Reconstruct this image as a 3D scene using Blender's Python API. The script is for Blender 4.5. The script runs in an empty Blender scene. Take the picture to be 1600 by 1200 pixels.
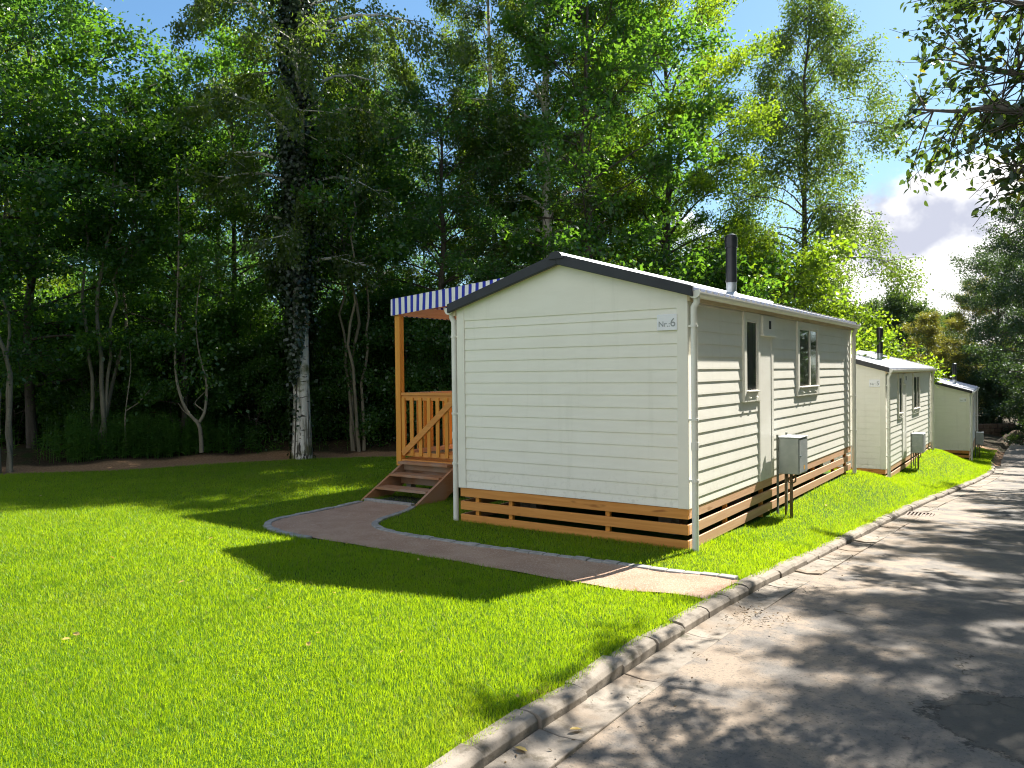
import bpy, bmesh, math, random
import numpy as np
from mathutils import Vector, Matrix

# ---------------------------------------------------------------- camera, sky, sun, exposure
scene = bpy.context.scene
COL = scene.collection
CAM_POS = (2.956, -7.244, 1.363)
HEAD, PITCH, ROLL = 0.6091, 0.0147, -0.0113
cam_data = bpy.data.cameras.new('camera')
cam = bpy.data.objects.new('camera', cam_data)
COL.objects.link(cam)
cam_data.sensor_width = 36.0
cam_data.lens = 36.0 * 1212.0 / 1600.0
cam_data.clip_start = 0.05
cam_data.clip_end = 3000.0
_f = Vector((-math.sin(HEAD) * math.cos(PITCH), math.cos(HEAD) * math.cos(PITCH), -math.sin(PITCH)))
_r = Vector((math.cos(HEAD), math.sin(HEAD), 0.0))
_u = _r.cross(_f)
_r2 = _r * math.cos(ROLL) + _u * math.sin(ROLL)
_u2 = -_r * math.sin(ROLL) + _u * math.cos(ROLL)
cam.matrix_world = Matrix(((_r2.x, _u2.x, -_f.x, CAM_POS[0]), (_r2.y, _u2.y, -_f.y, CAM_POS[1]),
                           (_r2.z, _u2.z, -_f.z, CAM_POS[2]), (0, 0, 0, 1)))
scene.camera = cam

SUN_AZ, SUN_EL = math.radians(12.0), math.radians(41.5)     # azimuth measured from +Y towards +X
sun_data = bpy.data.lights.new('sun', 'SUN')
sun_data.energy = 5.0
sun_data.angle = math.radians(0.53)
sun_data.color = (1.0, 0.945, 0.86)
sun = bpy.data.objects.new('sun', sun_data)
COL.objects.link(sun)
sdir = Vector((math.sin(SUN_AZ) * math.cos(SUN_EL), math.cos(SUN_AZ) * math.cos(SUN_EL), math.sin(SUN_EL)))
sun.rotation_euler = (-sdir).to_track_quat('-Z', 'Y').to_euler()
sun.location = (6, 30, 30)

scene.view_settings.view_transform = 'Standard'
scene.view_settings.look = 'None'
scene.view_settings.gamma = 1.0
scene.view_settings.exposure = 1.68
scene.view_settings.use_curve_mapping = False
cy = scene.cycles
cy.max_bounces = 9; cy.diffuse_bounces = 6; cy.glossy_bounces = 3; cy.transmission_bounces = 6
cy.transparent_max_bounces = 6
cy.use_denoising = True
cy.filter_width = 1.1
cy.sample_clamp_indirect = 6.0

world = bpy.data.worlds.new('World')
scene.world = world
world.use_nodes = True


class NT:
    """short-hand for building a node tree"""
    def __init__(self, tree):
        self.t = tree; self.n = tree.nodes; self.l = tree.links
        self.n.clear()
    def node(self, typ, **kw):
        o = self.n.new(typ)
        for k, v in kw.items():
            if k.startswith('i_'):
                key = k[2:]
                key = int(key) if key.isdigit() else key.replace('_', ' ')
                self.put(o.inputs[key], v)
            else:
                setattr(o, k, v)
        return o
    def put(self, sock, v):
        if isinstance(v, bpy.types.NodeSocket): self.l.new(v, sock)
        elif isinstance(v, (tuple, list)) and len(v) == 3 and sock.type == 'RGBA': sock.default_value = (*v, 1.0)
        else: sock.default_value = v
    def math(self, op, a, b=0.0, c=None, clamp=False):
        o = self.n.new('ShaderNodeMath'); o.operation = op; o.use_clamp = clamp
        self.put(o.inputs[0], a); self.put(o.inputs[1], b)
        if c is not None: self.put(o.inputs[2], c)
        return o.outputs[0]
    def vmath(self, op, a, b=(0, 0, 0)):
        o = self.n.new('ShaderNodeVectorMath'); o.operation = op
        self.put(o.inputs[0], a); self.put(o.inputs[1], b)
        return o.outputs['Value'] if op in ('DOT_PRODUCT', 'LENGTH', 'DISTANCE') else o.outputs[0]
    def noise(self, vec, scale, detail=4.0, rough=0.55, dist=0.0):
        o = self.n.new('ShaderNodeTexNoise')
        if vec is not None: self.put(o.inputs['Vector'], vec)
        o.inputs['Scale'].default_value = scale; o.inputs['Detail'].default_value = detail
        o.inputs['Roughness'].default_value = rough; o.inputs['Distortion'].default_value = dist
        return o.outputs[0]
    def ss(self, v, lo, hi, a=0.0, b=1.0):
        o = self.n.new('ShaderNodeMapRange'); o.interpolation_type = 'SMOOTHSTEP'
        self.put(o.inputs[0], v); self.put(o.inputs[1], lo); self.put(o.inputs[2], hi)
        self.put(o.inputs[3], a); self.put(o.inputs[4], b)
        return o.outputs[0]
    def mix(self, f, a, b, typ='MIX'):
        o = self.n.new('ShaderNodeMix'); o.data_type = 'RGBA'; o.blend_type = typ
        self.put(o.inputs[0], f); self.put(o.inputs[6], a); self.put(o.inputs[7], b)
        return o.outputs[2]
    def sep(self, v):
        o = self.n.new('ShaderNodeSeparateXYZ'); self.put(o.inputs[0], v); return o.outputs
    def comb(self, x, y, z):
        o = self.n.new('ShaderNodeCombineXYZ')
        for i, v in enumerate((x, y, z)): self.put(o.inputs[i], v)
        return o.outputs[0]
    def bump(self, h, strength, dist):
        o = self.n.new('ShaderNodeBump'); o.inputs['Strength'].default_value = strength
        o.inputs['Distance'].default_value = dist; self.put(o.inputs['Height'], h)
        return o.outputs[0]


def build_world():
    t = NT(world.node_tree)
    sky = t.node('ShaderNodeTexSky', sky_type='NISHITA', sun_disc=False, sun_elevation=SUN_EL, sun_rotation=SUN_AZ,
                 altitude=100.0, air_density=1.0, dust_density=0.5, ozone_density=1.2)
    d = t.node('ShaderNodeTexCoord').outputs['Generated']
    s = t.sep(d)
    el = s[2]
    # drifting fair-weather clouds on a flat layer, thick towards the horizon
    den = t.math('ADD', t.math('MAXIMUM', el, 0.0), 0.22)
    p = t.comb(t.math('DIVIDE', s[0], den), t.math('DIVIDE', s[1], den), 0.3)
    n1 = t.noise(p, 1.1, 7.0, 0.56)
    n2 = t.noise(t.vmath('ADD', d, (3.1, 1.7, 0.4)), 6.0, 7.0, 0.58)
    lowband = t.ss(el, 0.30, 0.02)
    # the bright cumulus bank over the end of the road
    bank_dir = Vector((-0.082, 0.988, 0.100)).normalized()
    dot = t.vmath('DOT_PRODUCT', d, tuple(bank_dir))
    bank = t.ss(dot, 0.983, 0.9965)
    dens = t.math('ADD', t.math('MULTIPLY', n2, 0.62), t.math('MULTIPLY', n1, 0.38))
    dens = t.math('ADD', dens, t.math('MULTIPLY', lowband, 0.065))
    dens = t.math('ADD', dens, t.math('MULTIPLY', bank, 0.30))
    # unseen bright cloud added behind the camera as fill for the shaded walls
    back = t.ss(t.vmath('DOT_PRODUCT', d, (-0.30, -0.95, 0.0)), 0.0, 0.45)
    dens = t.math('ADD', dens, t.math('MULTIPLY', back, 0.20))
    cover = t.ss(dens, 0.64, 0.73)
    n3 = t.noise(t.vmath('ADD', d, (0.0, 0.2, 3.7)), 10.0, 5.0, 0.5)
    shade = t.ss(n3, 0.50, 0.66)
    ccol = t.mix(shade, (1.0, 0.985, 0.95), (0.45, 0.47, 0.56))
    sc = t.vmath('MULTIPLY', sky.outputs[0], (0.045, 0.065, 0.083))
    sc = t.vmath('DIVIDE', sc, t.vmath('ADD', t.vmath('MULTIPLY', sc, (1.0, 1.0, 1.0)), (1.0, 1.0, 1.0)))
    b1 = t.node('ShaderNodeBackground', i_Color=sc, i_Strength=1.0)
    b2 = t.node('ShaderNodeBackground', i_Color=ccol, i_Strength=0.47)
    m = t.node('ShaderNodeMixShader')
    t.put(m.inputs[0], cover); t.l.new(b1.outputs[0], m.inputs[1]); t.l.new(b2.outputs[0], m.inputs[2])
    o = t.node('ShaderNodeOutputWorld'); t.l.new(m.outputs[0], o.inputs[0])
build_world()

# ---------------------------------------------------------------- helpers
RNG = np.random.default_rng(7)
random.seed(7)


def tag(o, label=None, cat=None, group=None, kind=None):
    if label: o['label'] = label
    if cat: o['category'] = cat
    if group: o['group'] = group
    if kind: o['kind'] = kind
    return o


def empty(name, loc=(0, 0, 0), rz=0.0):
    o = bpy.data.objects.new(name, None); COL.objects.link(o)
    o.location = loc; o.rotation_euler = (0, 0, rz); o.empty_display_size = 0.3
    return o


def link_mesh(name, me, m=None, parent=None):
    o = bpy.data.objects.new(name, me); COL.objects.link(o)
    if m is not None and not me.materials: me.materials.append(m)
    if parent is not None: o.parent = parent
    return o


def np_mesh(name, V, F, smooth=False):
    """V (n,3) array, F (m,k) array of equal sized faces or a list of such arrays"""
    me = bpy.data.meshes.new(name)
    V = np.ascontiguousarray(V, dtype=np.float32)
    Fs = [f for f in (F if isinstance(F, list) else [F]) if len(f)]
    me.vertices.add(len(V)); me.vertices.foreach_set('co', V.ravel())
    idx = np.concatenate([np.asarray(f, dtype=np.int32).ravel() for f in Fs])
    tot = np.concatenate([np.full(len(f), f.shape[1], dtype=np.int32) for f in Fs])
    start = np.concatenate([[0], np.cumsum(tot)[:-1]]).astype(np.int32)
    me.loops.add(len(idx)); me.loops.foreach_set('vertex_index', idx)
    me.polygons.add(len(tot)); me.polygons.foreach_set('loop_start', start)
    me.polygons.foreach_set('loop_total', tot)
    if smooth: me.polygons.foreach_set('use_smooth', np.ones(len(tot), dtype=bool))
    me.update(calc_edges=True)
    return me


class MB:
    """collects boxes, prisms, tubes and sheets and links them as one mesh object"""
    def __init__(self): self.v = []; self.f = []
    def add(self, vs, fs):
        b = len(self.v); self.v += [tuple(p) for p in vs]; self.f += [tuple(i + b for i in f) for f in fs]
    def box(self, x0, x1, y0, y1, z0, z1):
        self.add([(x0, y0, z0), (x1, y0, z0), (x1, y1, z0), (x0, y1, z0), (x0, y0, z1), (x1, y0, z1), (x1, y1, z1), (x0, y1, z1)],
                 [(3, 2, 1, 0), (4, 5, 6, 7), (0, 1, 5, 4), (1, 2, 6, 5), (2, 3, 7, 6), (3, 0, 4, 7)])
        return self
    def prism(self, a, b):
        """closed solid between two matching polygons"""
        n = len(a)
        self.add(list(a) + list(b), [tuple(range(n - 1, -1, -1)), tuple(range(n, 2 * n))] +
                 [(i, (i + 1) % n, n + (i + 1) % n, n + i) for i in range(n)])
        return self
    def bar(self, p, q, w, h, up=(0, 0, 1)):
        p, q = Vector(p), Vector(q); d = (q - p).normalized(); s = d.cross(Vector(up)).normalized(); u = s.cross(d)
        ring = lambda c: [c - s * w / 2 - u * h / 2, c + s * w / 2 - u * h / 2, c + s * w / 2 + u * h / 2, c - s * w / 2 + u * h / 2]
        return self.prism(ring(p), ring(q))
    def tube(self, pts, r, n=10, caps=True):
        pts = [Vector(p) for p in pts]; rr = r if isinstance(r, (list, tuple)) else [r] * len(pts)
        d0 = (pts[1] - pts[0]).normalized(); ref = Vector((0, 0, 1)) if abs(d0.z) < 0.9 else Vector((1, 0, 0))
        s = d0.cross(ref).normalized(); vs = []
        for i, p in enumerate(pts):
            d = ((pts[min(i + 1, len(pts) - 1)] - p).normalized() + (p - pts[max(i - 1, 0)]).normalized()).normalized()
            s = (s - d * s.dot(d)).normalized(); u = d.cross(s)
            vs += [p + (s * math.cos(k * 2 * math.pi / n) + u * math.sin(k * 2 * math.pi / n)) * rr[i] for k in range(n)]
        fs = [(i * n + k, i * n + (k + 1) % n, (i + 1) * n + (k + 1) % n, (i + 1) * n + k) for i in range(len(pts) - 1) for k in range(n)]
        if caps: fs += [tuple(range(n - 1, -1, -1)), tuple((len(pts) - 1) * n + k for k in range(n))]
        self.add(vs, fs); return self
    def build(self, name, m, parent=None, bevel=0.0, smooth=False, solid=0.0):
        me = bpy.data.meshes.new(name); me.from_pydata(self.v, [], self.f); me.update()
        if smooth: me.polygons.foreach_set('use_smooth', [True] * len(me.polygons))
        o = link_mesh(name, me, m, parent)
        if solid: md = o.modifiers.new('solid', 'SOLIDIFY'); md.thickness = solid; md.offset = -1
        if bevel:
            md = o.modifiers.new('bevel', 'BEVEL'); md.width = bevel; md.segments = 2; md.limit_method = 'ANGLE'
        return o


def kids(o): return [c for c in bpy.data.objects if c.parent == o]


def copy_tree(o, parent=None):
    ch = kids(o)
    c = o.copy(); COL.objects.link(c)
    if parent is not None: c.parent = parent
    for k in ch: copy_tree(k, c)
    return c


# ---------------------------------------------------------------- materials
def new_mat(name):
    m = bpy.data.materials.new(name); m.use_nodes = True
    return m, NT(m.node_tree)


def principled(t, col, rough=0.6, spec=0.4, metal=0.0, normal=None, coat=0.0):
    b = t.node('ShaderNodeBsdfPrincipled')
    t.put(b.inputs['Base Color'], col); t.put(b.inputs['Roughness'], rough)
    t.put(b.inputs['Specular IOR Level'], spec); t.put(b.inputs['Metallic'], metal)
    if normal is not None: t.l.new(normal, b.inputs['Normal'])
    o = t.node('ShaderNodeOutputMaterial'); t.l.new(b.outputs[0], o.inputs[0])
    return b


def simple(name, c1, c2, scale=6.0, rough=0.6, spec=0.4, metal=0.0, bump=0.0, bdist=0.002, stretch=(1, 1, 1), lo=0.35, hi=0.65):
    m, t = new_mat(name)
    v = t.vmath('MULTIPLY', t.node('ShaderNodeTexCoord').outputs['Object'], stretch)
    n = t.noise(v, scale, 6.0, 0.6)
    nb = t.noise(v, scale * 7, 4.0, 0.6)
    col = t.mix(t.ss(n, lo, hi), c1, c2)
    r = t.math('ADD', t.math('MULTIPLY', nb, 0.16), rough - 0.08)
    principled(t, col, r, spec, metal, t.bump(nb, bump, bdist) if bump else None)
    return m


def wood_mat(name, c1, c2, dark, axis, grey=None):
    m, t = new_mat(name)
    oc = t.node('ShaderNodeTexCoord').outputs['Object']
    st = [26.0, 26.0, 26.0]; st[axis] = 1.3
    isl = t.node('ShaderNodeNewGeometry').outputs['Random Per Island']
    v = t.vmath('ADD', t.vmath('MULTIPLY', oc, tuple(st)), t.comb(t.math('MULTIPLY', isl, 37.0), t.math('MULTIPLY', isl, 11.0), 0.0))
    g = t.noise(v, 1.0, 5.0, 0.6, 0.6)
    st2 = [9.0, 9.0, 9.0]; st2[axis] = 2.6
    kn = t.noise(t.vmath('ADD', t.vmath('MULTIPLY', oc, tuple(st2)), t.comb(0.0, t.math('MULTIPLY', isl, 23.0), 5.0)), 1.0, 2.0, 0.5)
    col = t.mix(t.ss(g, 0.35, 0.68), c1, c2)
    col = t.mix(t.ss(kn, 0.66, 0.76), col, dark)
    col = t.mix(t.math('MULTIPLY', isl, 0.35), col, c2)
    if grey is not None:
        col = t.mix(t.ss(t.noise(oc, 3.0, 5.0), 0.35, 0.7), col, grey)
    principled(t, col, 0.62, 0.3, 0.0, t.bump(g, 0.25, 0.003))
    return m


def leaf_mat(name, dark, light, tdark, tlight, fac=0.45, gloss=0.06, yellow=None, rough=0.4):
    m, t = new_mat(name)
    isl = t.node('ShaderNodeNewGeometry').outputs['Random Per Island']
    pn = t.noise(t.node('ShaderNodeTexCoord').outputs['Object'], 0.9, 3.0, 0.6)
    k = t.math('ADD', t.math('MULTIPLY', isl, 0.55), t.ss(pn, 0.3, 0.7, 0.0, 0.45))
    c = t.mix(k, dark, light); tc = t.mix(k, tdark, tlight)
    if yellow is not None:
        y = t.ss(isl, 0.965, 0.97)
        c = t.mix(y, c, yellow); tc = t.mix(y, tc, yellow)
    d = t.node('ShaderNodeBsdfDiffuse', i_Color=c); tr = t.node('ShaderNodeBsdfTranslucent', i_Color=tc)
    m1 = t.node('ShaderNodeMixShader', i_0=fac); t.l.new(d.outputs[0], m1.inputs[1]); t.l.new(tr.outputs[0], m1.inputs[2])
    g = t.node('ShaderNodeBsdfGlossy', i_Roughness=rough, i_Color=(0.9, 0.95, 1.0))
    m2 = t.node('ShaderNodeMixShader', i_0=gloss); t.l.new(m1.outputs[0], m2.inputs[1]); t.l.new(g.outputs[0], m2.inputs[2])
    o = t.node('ShaderNodeOutputMaterial'); t.l.new(m2.outputs[0], o.inputs[0])
    return m


def bark_mat(name, c1, c2, dark, birch=False):
    m, t = new_mat(name)
    oc = t.node('ShaderNodeTexCoord').outputs['Object']
    n = t.noise(t.vmath('MULTIPLY', oc, (9.0, 9.0, 2.2)), 1.0, 6.0, 0.65)
    col = t.mix(t.ss(n, 0.35, 0.7), c1, c2)
    if birch:
        z = t.sep(oc)[2]
        lent = t.noise(t.vmath('MULTIPLY', oc, (5.0, 5.0, 26.0)), 1.0, 3.0, 0.6)
        col = t.mix(t.ss(lent, 0.60, 0.66), col, dark)
        crack = t.noise(t.vmath('MULTIPLY', oc, (14.0, 14.0, 3.0)), 1.0, 5.0, 0.7)
        low = t.ss(z, 1.6, 0.0)
        thr = t.math('SUBTRACT', 0.64, t.math('MULTIPLY', low, 0.12))
        col = t.mix(t.ss(crack, thr, t.math('ADD', thr, 0.05)), col, dark)
        moss = t.noise(t.vmath('ADD', oc, (2.0, 5.0, 1.0)), 2.2, 4.0)
        col = t.mix(t.ss(moss, 0.52, 0.68), col, (0.11, 0.12, 0.05))
        streak = t.noise(t.vmath('MULTIPLY', oc, (8.0, 8.0, 0.7)), 1.0, 5.0, 0.65)
        col = t.mix(t.ss(streak, 0.54, 0.66, 0.0, 0.85), col, (0.13, 0.12, 0.085))
    else:
        col = t.mix(t.ss(t.noise(oc, 14.0, 5.0, 0.7), 0.55, 0.72), col, dark)
    principled(t, col, 0.85, 0.2, 0.0, t.bump(n, 0.6, 0.02))
    return m


M = {}
def siding_mat():
    m, t = new_mat('cream vinyl siding')
    oc = t.node('ShaderNodeTexCoord').outputs['Object']; z = t.sep(oc)[2]
    n = t.noise(t.vmath('MULTIPLY', oc, (1, 1, 4)), 2.2, 5.0, 0.6); st = t.noise(t.vmath('MULTIPLY', oc, (7.0, 7.0, 0.6)), 1.0, 5.0, 0.65); sp = t.noise(oc, 16.0, 5.0, 0.7)
    c = t.mix(t.ss(n, 0.35, 0.65), (0.82, 0.80, 0.715), (0.79, 0.768, 0.68))
    c = t.mix(t.ss(st, 0.52, 0.75, 0.0, 0.16), c, (0.50, 0.49, 0.40))
    low = t.math('MULTIPLY', t.ss(z, 0.42, 0.0), t.ss(sp, 0.50, 0.68))
    c = t.mix(t.math('MULTIPLY', low, 0.22), c, (0.36, 0.33, 0.25))
    principled(t, c, 0.5, 0.35, 0.0, t.bump(t.noise(oc, 1.1, 2.0), 0.25, 0.012))
    return m
M['siding'] = siding_mat()
M['trim'] = simple('white vinyl trim', (0.80, 0.775, 0.685), (0.76, 0.735, 0.65), 3.0, 0.42, 0.4)
M['pvc'] = simple('white plastic pipe', (0.78, 0.77, 0.70), (0.71, 0.70, 0.63), 5.0, 0.35, 0.45)
M['roof'] = simple('anthracite roof sheet', (0.44, 0.45, 0.50), (0.50, 0.51, 0.56), 3.0, 0.60, 0.9, 0.40)
M['barge'] = simple('dark grey barge board', (0.020, 0.023, 0.029), (0.027, 0.030, 0.037), 5.0, 0.5, 0.4)
M['flue'] = simple('black stove pipe', (0.012, 0.013, 0.016), (0.02, 0.021, 0.025), 8.0, 0.33, 0.5)
M['steel'] = simple('galvanised steel', (0.36, 0.40, 0.42), (0.50, 0.53, 0.54), 9.0, 0.38, 0.5, 0.75, bump=0.04)
M['boxmetal'] = simple('grey painted steel cabinet', (0.30, 0.34, 0.33), (0.38, 0.41, 0.40), 5.0, 0.40, 0.5, 0.35)
M['pole'] = simple('dull green grey post', (0.10, 0.12, 0.10), (0.16, 0.17, 0.14), 9.0, 0.6, 0.3)
M['pipe'] = simple('brown conduit', (0.14, 0.10, 0.05), (0.20, 0.15, 0.08), 9.0, 0.55, 0.3)
M['glass'] = None
M['blind'] = simple('grey brown curtain', (0.44, 0.40, 0.41), (0.58, 0.53, 0.54), 1.0, 0.9, 0.1, stretch=(1, 42, 0.4), lo=0.4, hi=0.6)
M['sign'] = simple('white sign plate', (0.80, 0.81, 0.84), (0.77, 0.78, 0.81), 8.0, 0.3, 0.4)
M['ink'] = simple('grey lettering', (0.30, 0.32, 0.33), (0.26, 0.28, 0.29), 8.0, 0.5, 0.3)
M['wood_x'] = wood_mat('larch board along x', (0.54, 0.225, 0.050), (0.64, 0.29, 0.075), (0.26, 0.09, 0.02), 0)
M['wood_y'] = wood_mat('larch board along y', (0.60, 0.34, 0.19), (0.68, 0.42, 0.26), (0.30, 0.14, 0.06), 1)  # paler than the x boards: sunlight on the long side is painted in
M['wood_z'] = wood_mat('larch post', (0.58, 0.245, 0.035), (0.68, 0.31, 0.055), (0.30, 0.11, 0.025), 2)
M['wood_worn'] = wood_mat('worn larch step', (0.30, 0.14, 0.065), (0.37, 0.19, 0.095), (0.15, 0.07, 0.035), 0, (0.33, 0.235, 0.17))
M['soffit'] = simple('pale soffit board', (0.66, 0.55, 0.38), (0.60, 0.48, 0.31), 4.0, 0.6, 0.3)
M['mat'] = simple('black rubber mat', (0.012, 0.013, 0.014), (0.03, 0.03, 0.031), 40.0, 0.9, 0.2, bump=0.3)
M['stone'] = simple('pale granite sett', (0.25, 0.245, 0.225), (0.34, 0.33, 0.305), 14.0, 0.85, 0.2, bump=0.4, bdist=0.006)
M['yellow_leaf'] = leaf_mat('yellow leaf', (0.50, 0.33, 0.05), (0.62, 0.46, 0.16), (0.5, 0.3, 0.03), (0.5, 0.35, 0.06), 0.3)


def glass_mat():
    m, t = new_mat('window glass')
    fr = t.node('ShaderNodeFresnel', i_IOR=1.5)
    tr = t.node('ShaderNodeBsdfTransparent', i_Color=(0.94, 0.96, 0.96)); g = t.node('ShaderNodeBsdfGlossy', i_Roughness=0.02)
    mx = t.node('ShaderNodeMixShader'); t.l.new(fr.outputs[0], mx.inputs[0]); t.l.new(tr.outputs[0], mx.inputs[1]); t.l.new(g.outputs[0], mx.inputs[2])
    o = t.node('ShaderNodeOutputMaterial'); t.l.new(mx.outputs[0], o.inputs[0])
    return m
M['glass'] = glass_mat()
M['mirror'] = simple('dark reflecting glass', (0.010, 0.014, 0.014), (0.014, 0.02, 0.02), 2.0, 0.06, 1.0)


def stripe_mat(name, axis):
    m, t = new_mat(name)
    c = t.sep(t.node('ShaderNodeTexCoord').outputs['Object'])[axis]
    fr = t.math('FRACT', t.math('DIVIDE', t.math('ADD', c, 20.0), 0.124))
    k = t.math('LESS_THAN', fr, 0.46)
    n = t.noise(t.node('ShaderNodeTexCoord').outputs['Object'], 4.0, 4.0)
    col = t.mix(k, (0.84, 0.84, 0.82), (0.030, 0.045, 0.40))
    col = t.mix(t.ss(n, 0.3, 0.75, 0.0, 0.08), col, (0.45, 0.45, 0.48))
    d = t.node('ShaderNodeBsdfDiffuse', i_Color=col); tr = t.node('ShaderNodeBsdfTranslucent', i_Color=col)
    mx = t.node('ShaderNodeMixShader', i_0=0.10); t.l.new(d.outputs[0], mx.inputs[1]); t.l.new(tr.outputs[0], mx.inputs[2])
    o = t.node('ShaderNodeOutputMaterial'); t.l.new(mx.outputs[0], o.inputs[0])
    return m
M['stripe_x'] = stripe_mat('blue and white striped canvas', 0)
M['stripe_y'] = stripe_mat('blue and white striped side canvas', 1)

# ---------------------------------------------------------------- terrain
def smooth_table(pts, w=0.5):
    xs, ys = np.array(pts, dtype=float).T
    g = np.arange(xs[0] - 20, xs[-1] + 20, 0.1)
    v = np.interp(g, xs, ys)
    k = np.exp(-0.5 * (np.arange(-30, 31) * 0.1 / w) ** 2); k /= k.sum()
    v = np.convolve(np.pad(v, 30, mode='edge'), k, mode='valid')
    return lambda q: np.interp(q, g, v)


K_Z = smooth_table([(-60, 1.2), (-20, 0.0), (-12, -.17), (-5, -.25), (-3.3, -.265), (-1.3, -.33), (1.9, -.60), (6.2, -.91), (10.7, -1.15),
                    (16, -1.47), (19, -1.64), (25, -2.05), (32, -2.35), (45, -2.7), (90, -4.5), (200, -6)], 0.9)
H_Z = smooth_table([(-60, 1.2), (-20, 0.0), (-12, -.18), (-5, -.25), (-3.2, -.27), (-2.4, -.34), (-1.6, -.405), (0, -.405), (1.2, -.44), (2.6, -.485),
                    (3.8, -.46), (5, -.45), (7, -.46), (7.7, -.5), (8.6, -.6), (9.6, -.78), (10.5, -.95), (11, -1.02), (12.5, -1.1),
                    (13.5, -1.1), (15, -1.02), (17, -.99), (18.4, -1.02), (20, -1.2), (22.5, -1.65), (24.5, -1.93), (26, -2.0), (33, -2.25),
                    (45, -2.6), (90, -4.4), (200, -6)], 0.35)
F_Z = smooth_table([(-60, 1.0), (-20, 0.0), (-12, -.18), (-5, -.26), (-3.2, -.275), (-2.4, -.34), (-1.6, -.42), (2, -.47), (8, -.6), (15, -1.1), (25, -1.9), (90, -4.5), (200, -6)], 0.5)
K_X = smooth_table([(-60, .92), (7, .92), (10.7, 1.17), (16, 1.43), (19, 1.5), (22, 1.4), (26, 1.1), (34, .9), (60, .9)], 1.2)
EDGE_X = smooth_table([(-60, -30), (-10, -16), (-.4, -14.2), (1.1, -12.6), (3, -12.1), (5.2, -11.2), (6.4, -9.9), (8, -8.2), (10, -5), (60, -4.5)], 0.35)


def sstep(x, a, b):
    t = np.clip((x - a) / (b - a), 0, 1); return t * t * (3 - 2 * t)


def ground_z(X, Y):
    X = np.asarray(X, float); Y = np.asarray(Y, float)
    kx = K_X(Y); kz = K_Z(Y)
    f = F_Z(Y) - 0.012 * np.clip(-X - 5, 0, 40)
    left = H_Z(Y) * sstep(X, -4.2, -3.0) + f * (1 - sstep(X, -4.2, -3.0))
    z = left + (kz - 0.012 - left) * sstep(X, 0.0, kx - 0.12)
    z = z + 0.30 * sstep(EDGE_X(Y) - X, 0.4, 3.2) * (X < -3)
    right = kz - 0.16 + 0.5 * sstep(X, 6.6, 9.0) + 0.02 * np.clip(X - 9, 0, 60)
    return np.where(X > kx - 0.02, right, z)


def lawn_mask(X, Y):
    """signed: positive inside the lawn (metres from its back edge, roughly)"""
    return np.minimum(np.minimum(X - EDGE_X(Y), K_X(Y) - 0.03 - X), 34.0 - Y)


def build_ground():
    def axis(fine0, fine1, step, far):
        f = np.arange(fine0, fine1, step)
        c = []; s = step; p = fine1
        while p < far: c.append(p); s *= 1.35; p += s
        d = []; s = step; p = fine0 - step
        while p > -far: d.append(p); s *= 1.35; p -= s
        return np.concatenate([d[::-1], f, c])
    xs = axis(-16, 2.5, 0.14, 600.0); ys = axis(-10, 27, 0.14, 600.0)
    X, Y = np.meshgrid(xs, ys)
    Z = ground_z(X, Y)
    lm = lawn_mask(X, Y)
    rough = np.clip(-lm - 0.3, 0, 1) * (X < 0)
    Z = Z + rough * 0.05 * (np.sin(X * 2.3 + Y) * np.cos(Y * 1.9 - X * .7))
    n, mm = len(xs), len(ys)
    i = (np.arange(mm - 1)[:, None] * n + np.arange(n - 1)[None, :]).ravel()
    F = np.stack([i, i + 1, i + 1 + n, i + n], 1)
    me = np_mesh('ground', np.stack([X.ravel(), Y.ravel(), Z.ravel()], 1), F, True)
    a = me.attributes.new('lawn', 'FLOAT', 'POINT'); a.data.foreach_set('value', lm.ravel().astype(np.float32))
    m, t = new_mat('ground')
    at = t.node('ShaderNodeAttribute', attribute_name='lawn').outputs['Fac']
    oc = t.node('ShaderNodeTexCoord').outputs['Object']
    n1 = t.noise(oc, 1.6, 6.0, 0.6); n2 = t.noise(oc, 23.0, 5.0, 0.65); n3 = t.noise(oc, 70.0, 3.0, 0.6)
    e = t.math('ADD', at, t.math('MULTIPLY', t.math('SUBTRACT', n1, 0.5), 0.9))
    lawn = t.mix(n2, (0.034, 0.085, 0.007), (0.058, 0.125, 0.010))
    soil = t.mix(t.ss(n2, 0.35, 0.7), (0.22, 0.13, 0.07), (0.34, 0.215, 0.125))
    litter = t.mix(t.ss(n2, 0.4, 0.65), (0.035, 0.024, 0.014), (0.075, 0.055, 0.03))
    litter = t.mix(t.ss(n1, 0.5, 0.68), litter, (0.03, 0.045, 0.012))
    c = t.mix(t.ss(e, -0.05, 0.05), soil, lawn)
    c = t.mix(t.ss(e, -1.1, -1.5), c, litter)
    principled(t, c, 0.95, 0.1, 0.0, t.bump(n3, 0.6, 0.02))
    tag(link_mesh('ground', me, m), kind='structure')
build_ground()


def strip(name, ys, x0f, x1f, zf, m, ncol=8, extra=None):
    """a road-like sheet following the kerb line"""
    u = np.linspace(0, 1, ncol)
    Yg = np.repeat(ys[:, None], ncol, 1); X0 = x0f(ys)[:, None]; X1 = x1f(ys)[:, None]
    Xg = X0 + (X1 - X0) * u[None, :]
    Zg = zf(Xg, Yg)
    i = (np.arange(len(ys) - 1)[:, None] * ncol + np.arange(ncol - 1)[None, :]).ravel()
    F = np.stack([i, i + 1, i + 1 + ncol, i + ncol], 1)
    me = np_mesh(name, np.stack([Xg.ravel(), Yg.ravel(), Zg.ravel()], 1), F, True)
    return tag(link_mesh(name, me, m), kind='structure')


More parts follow.
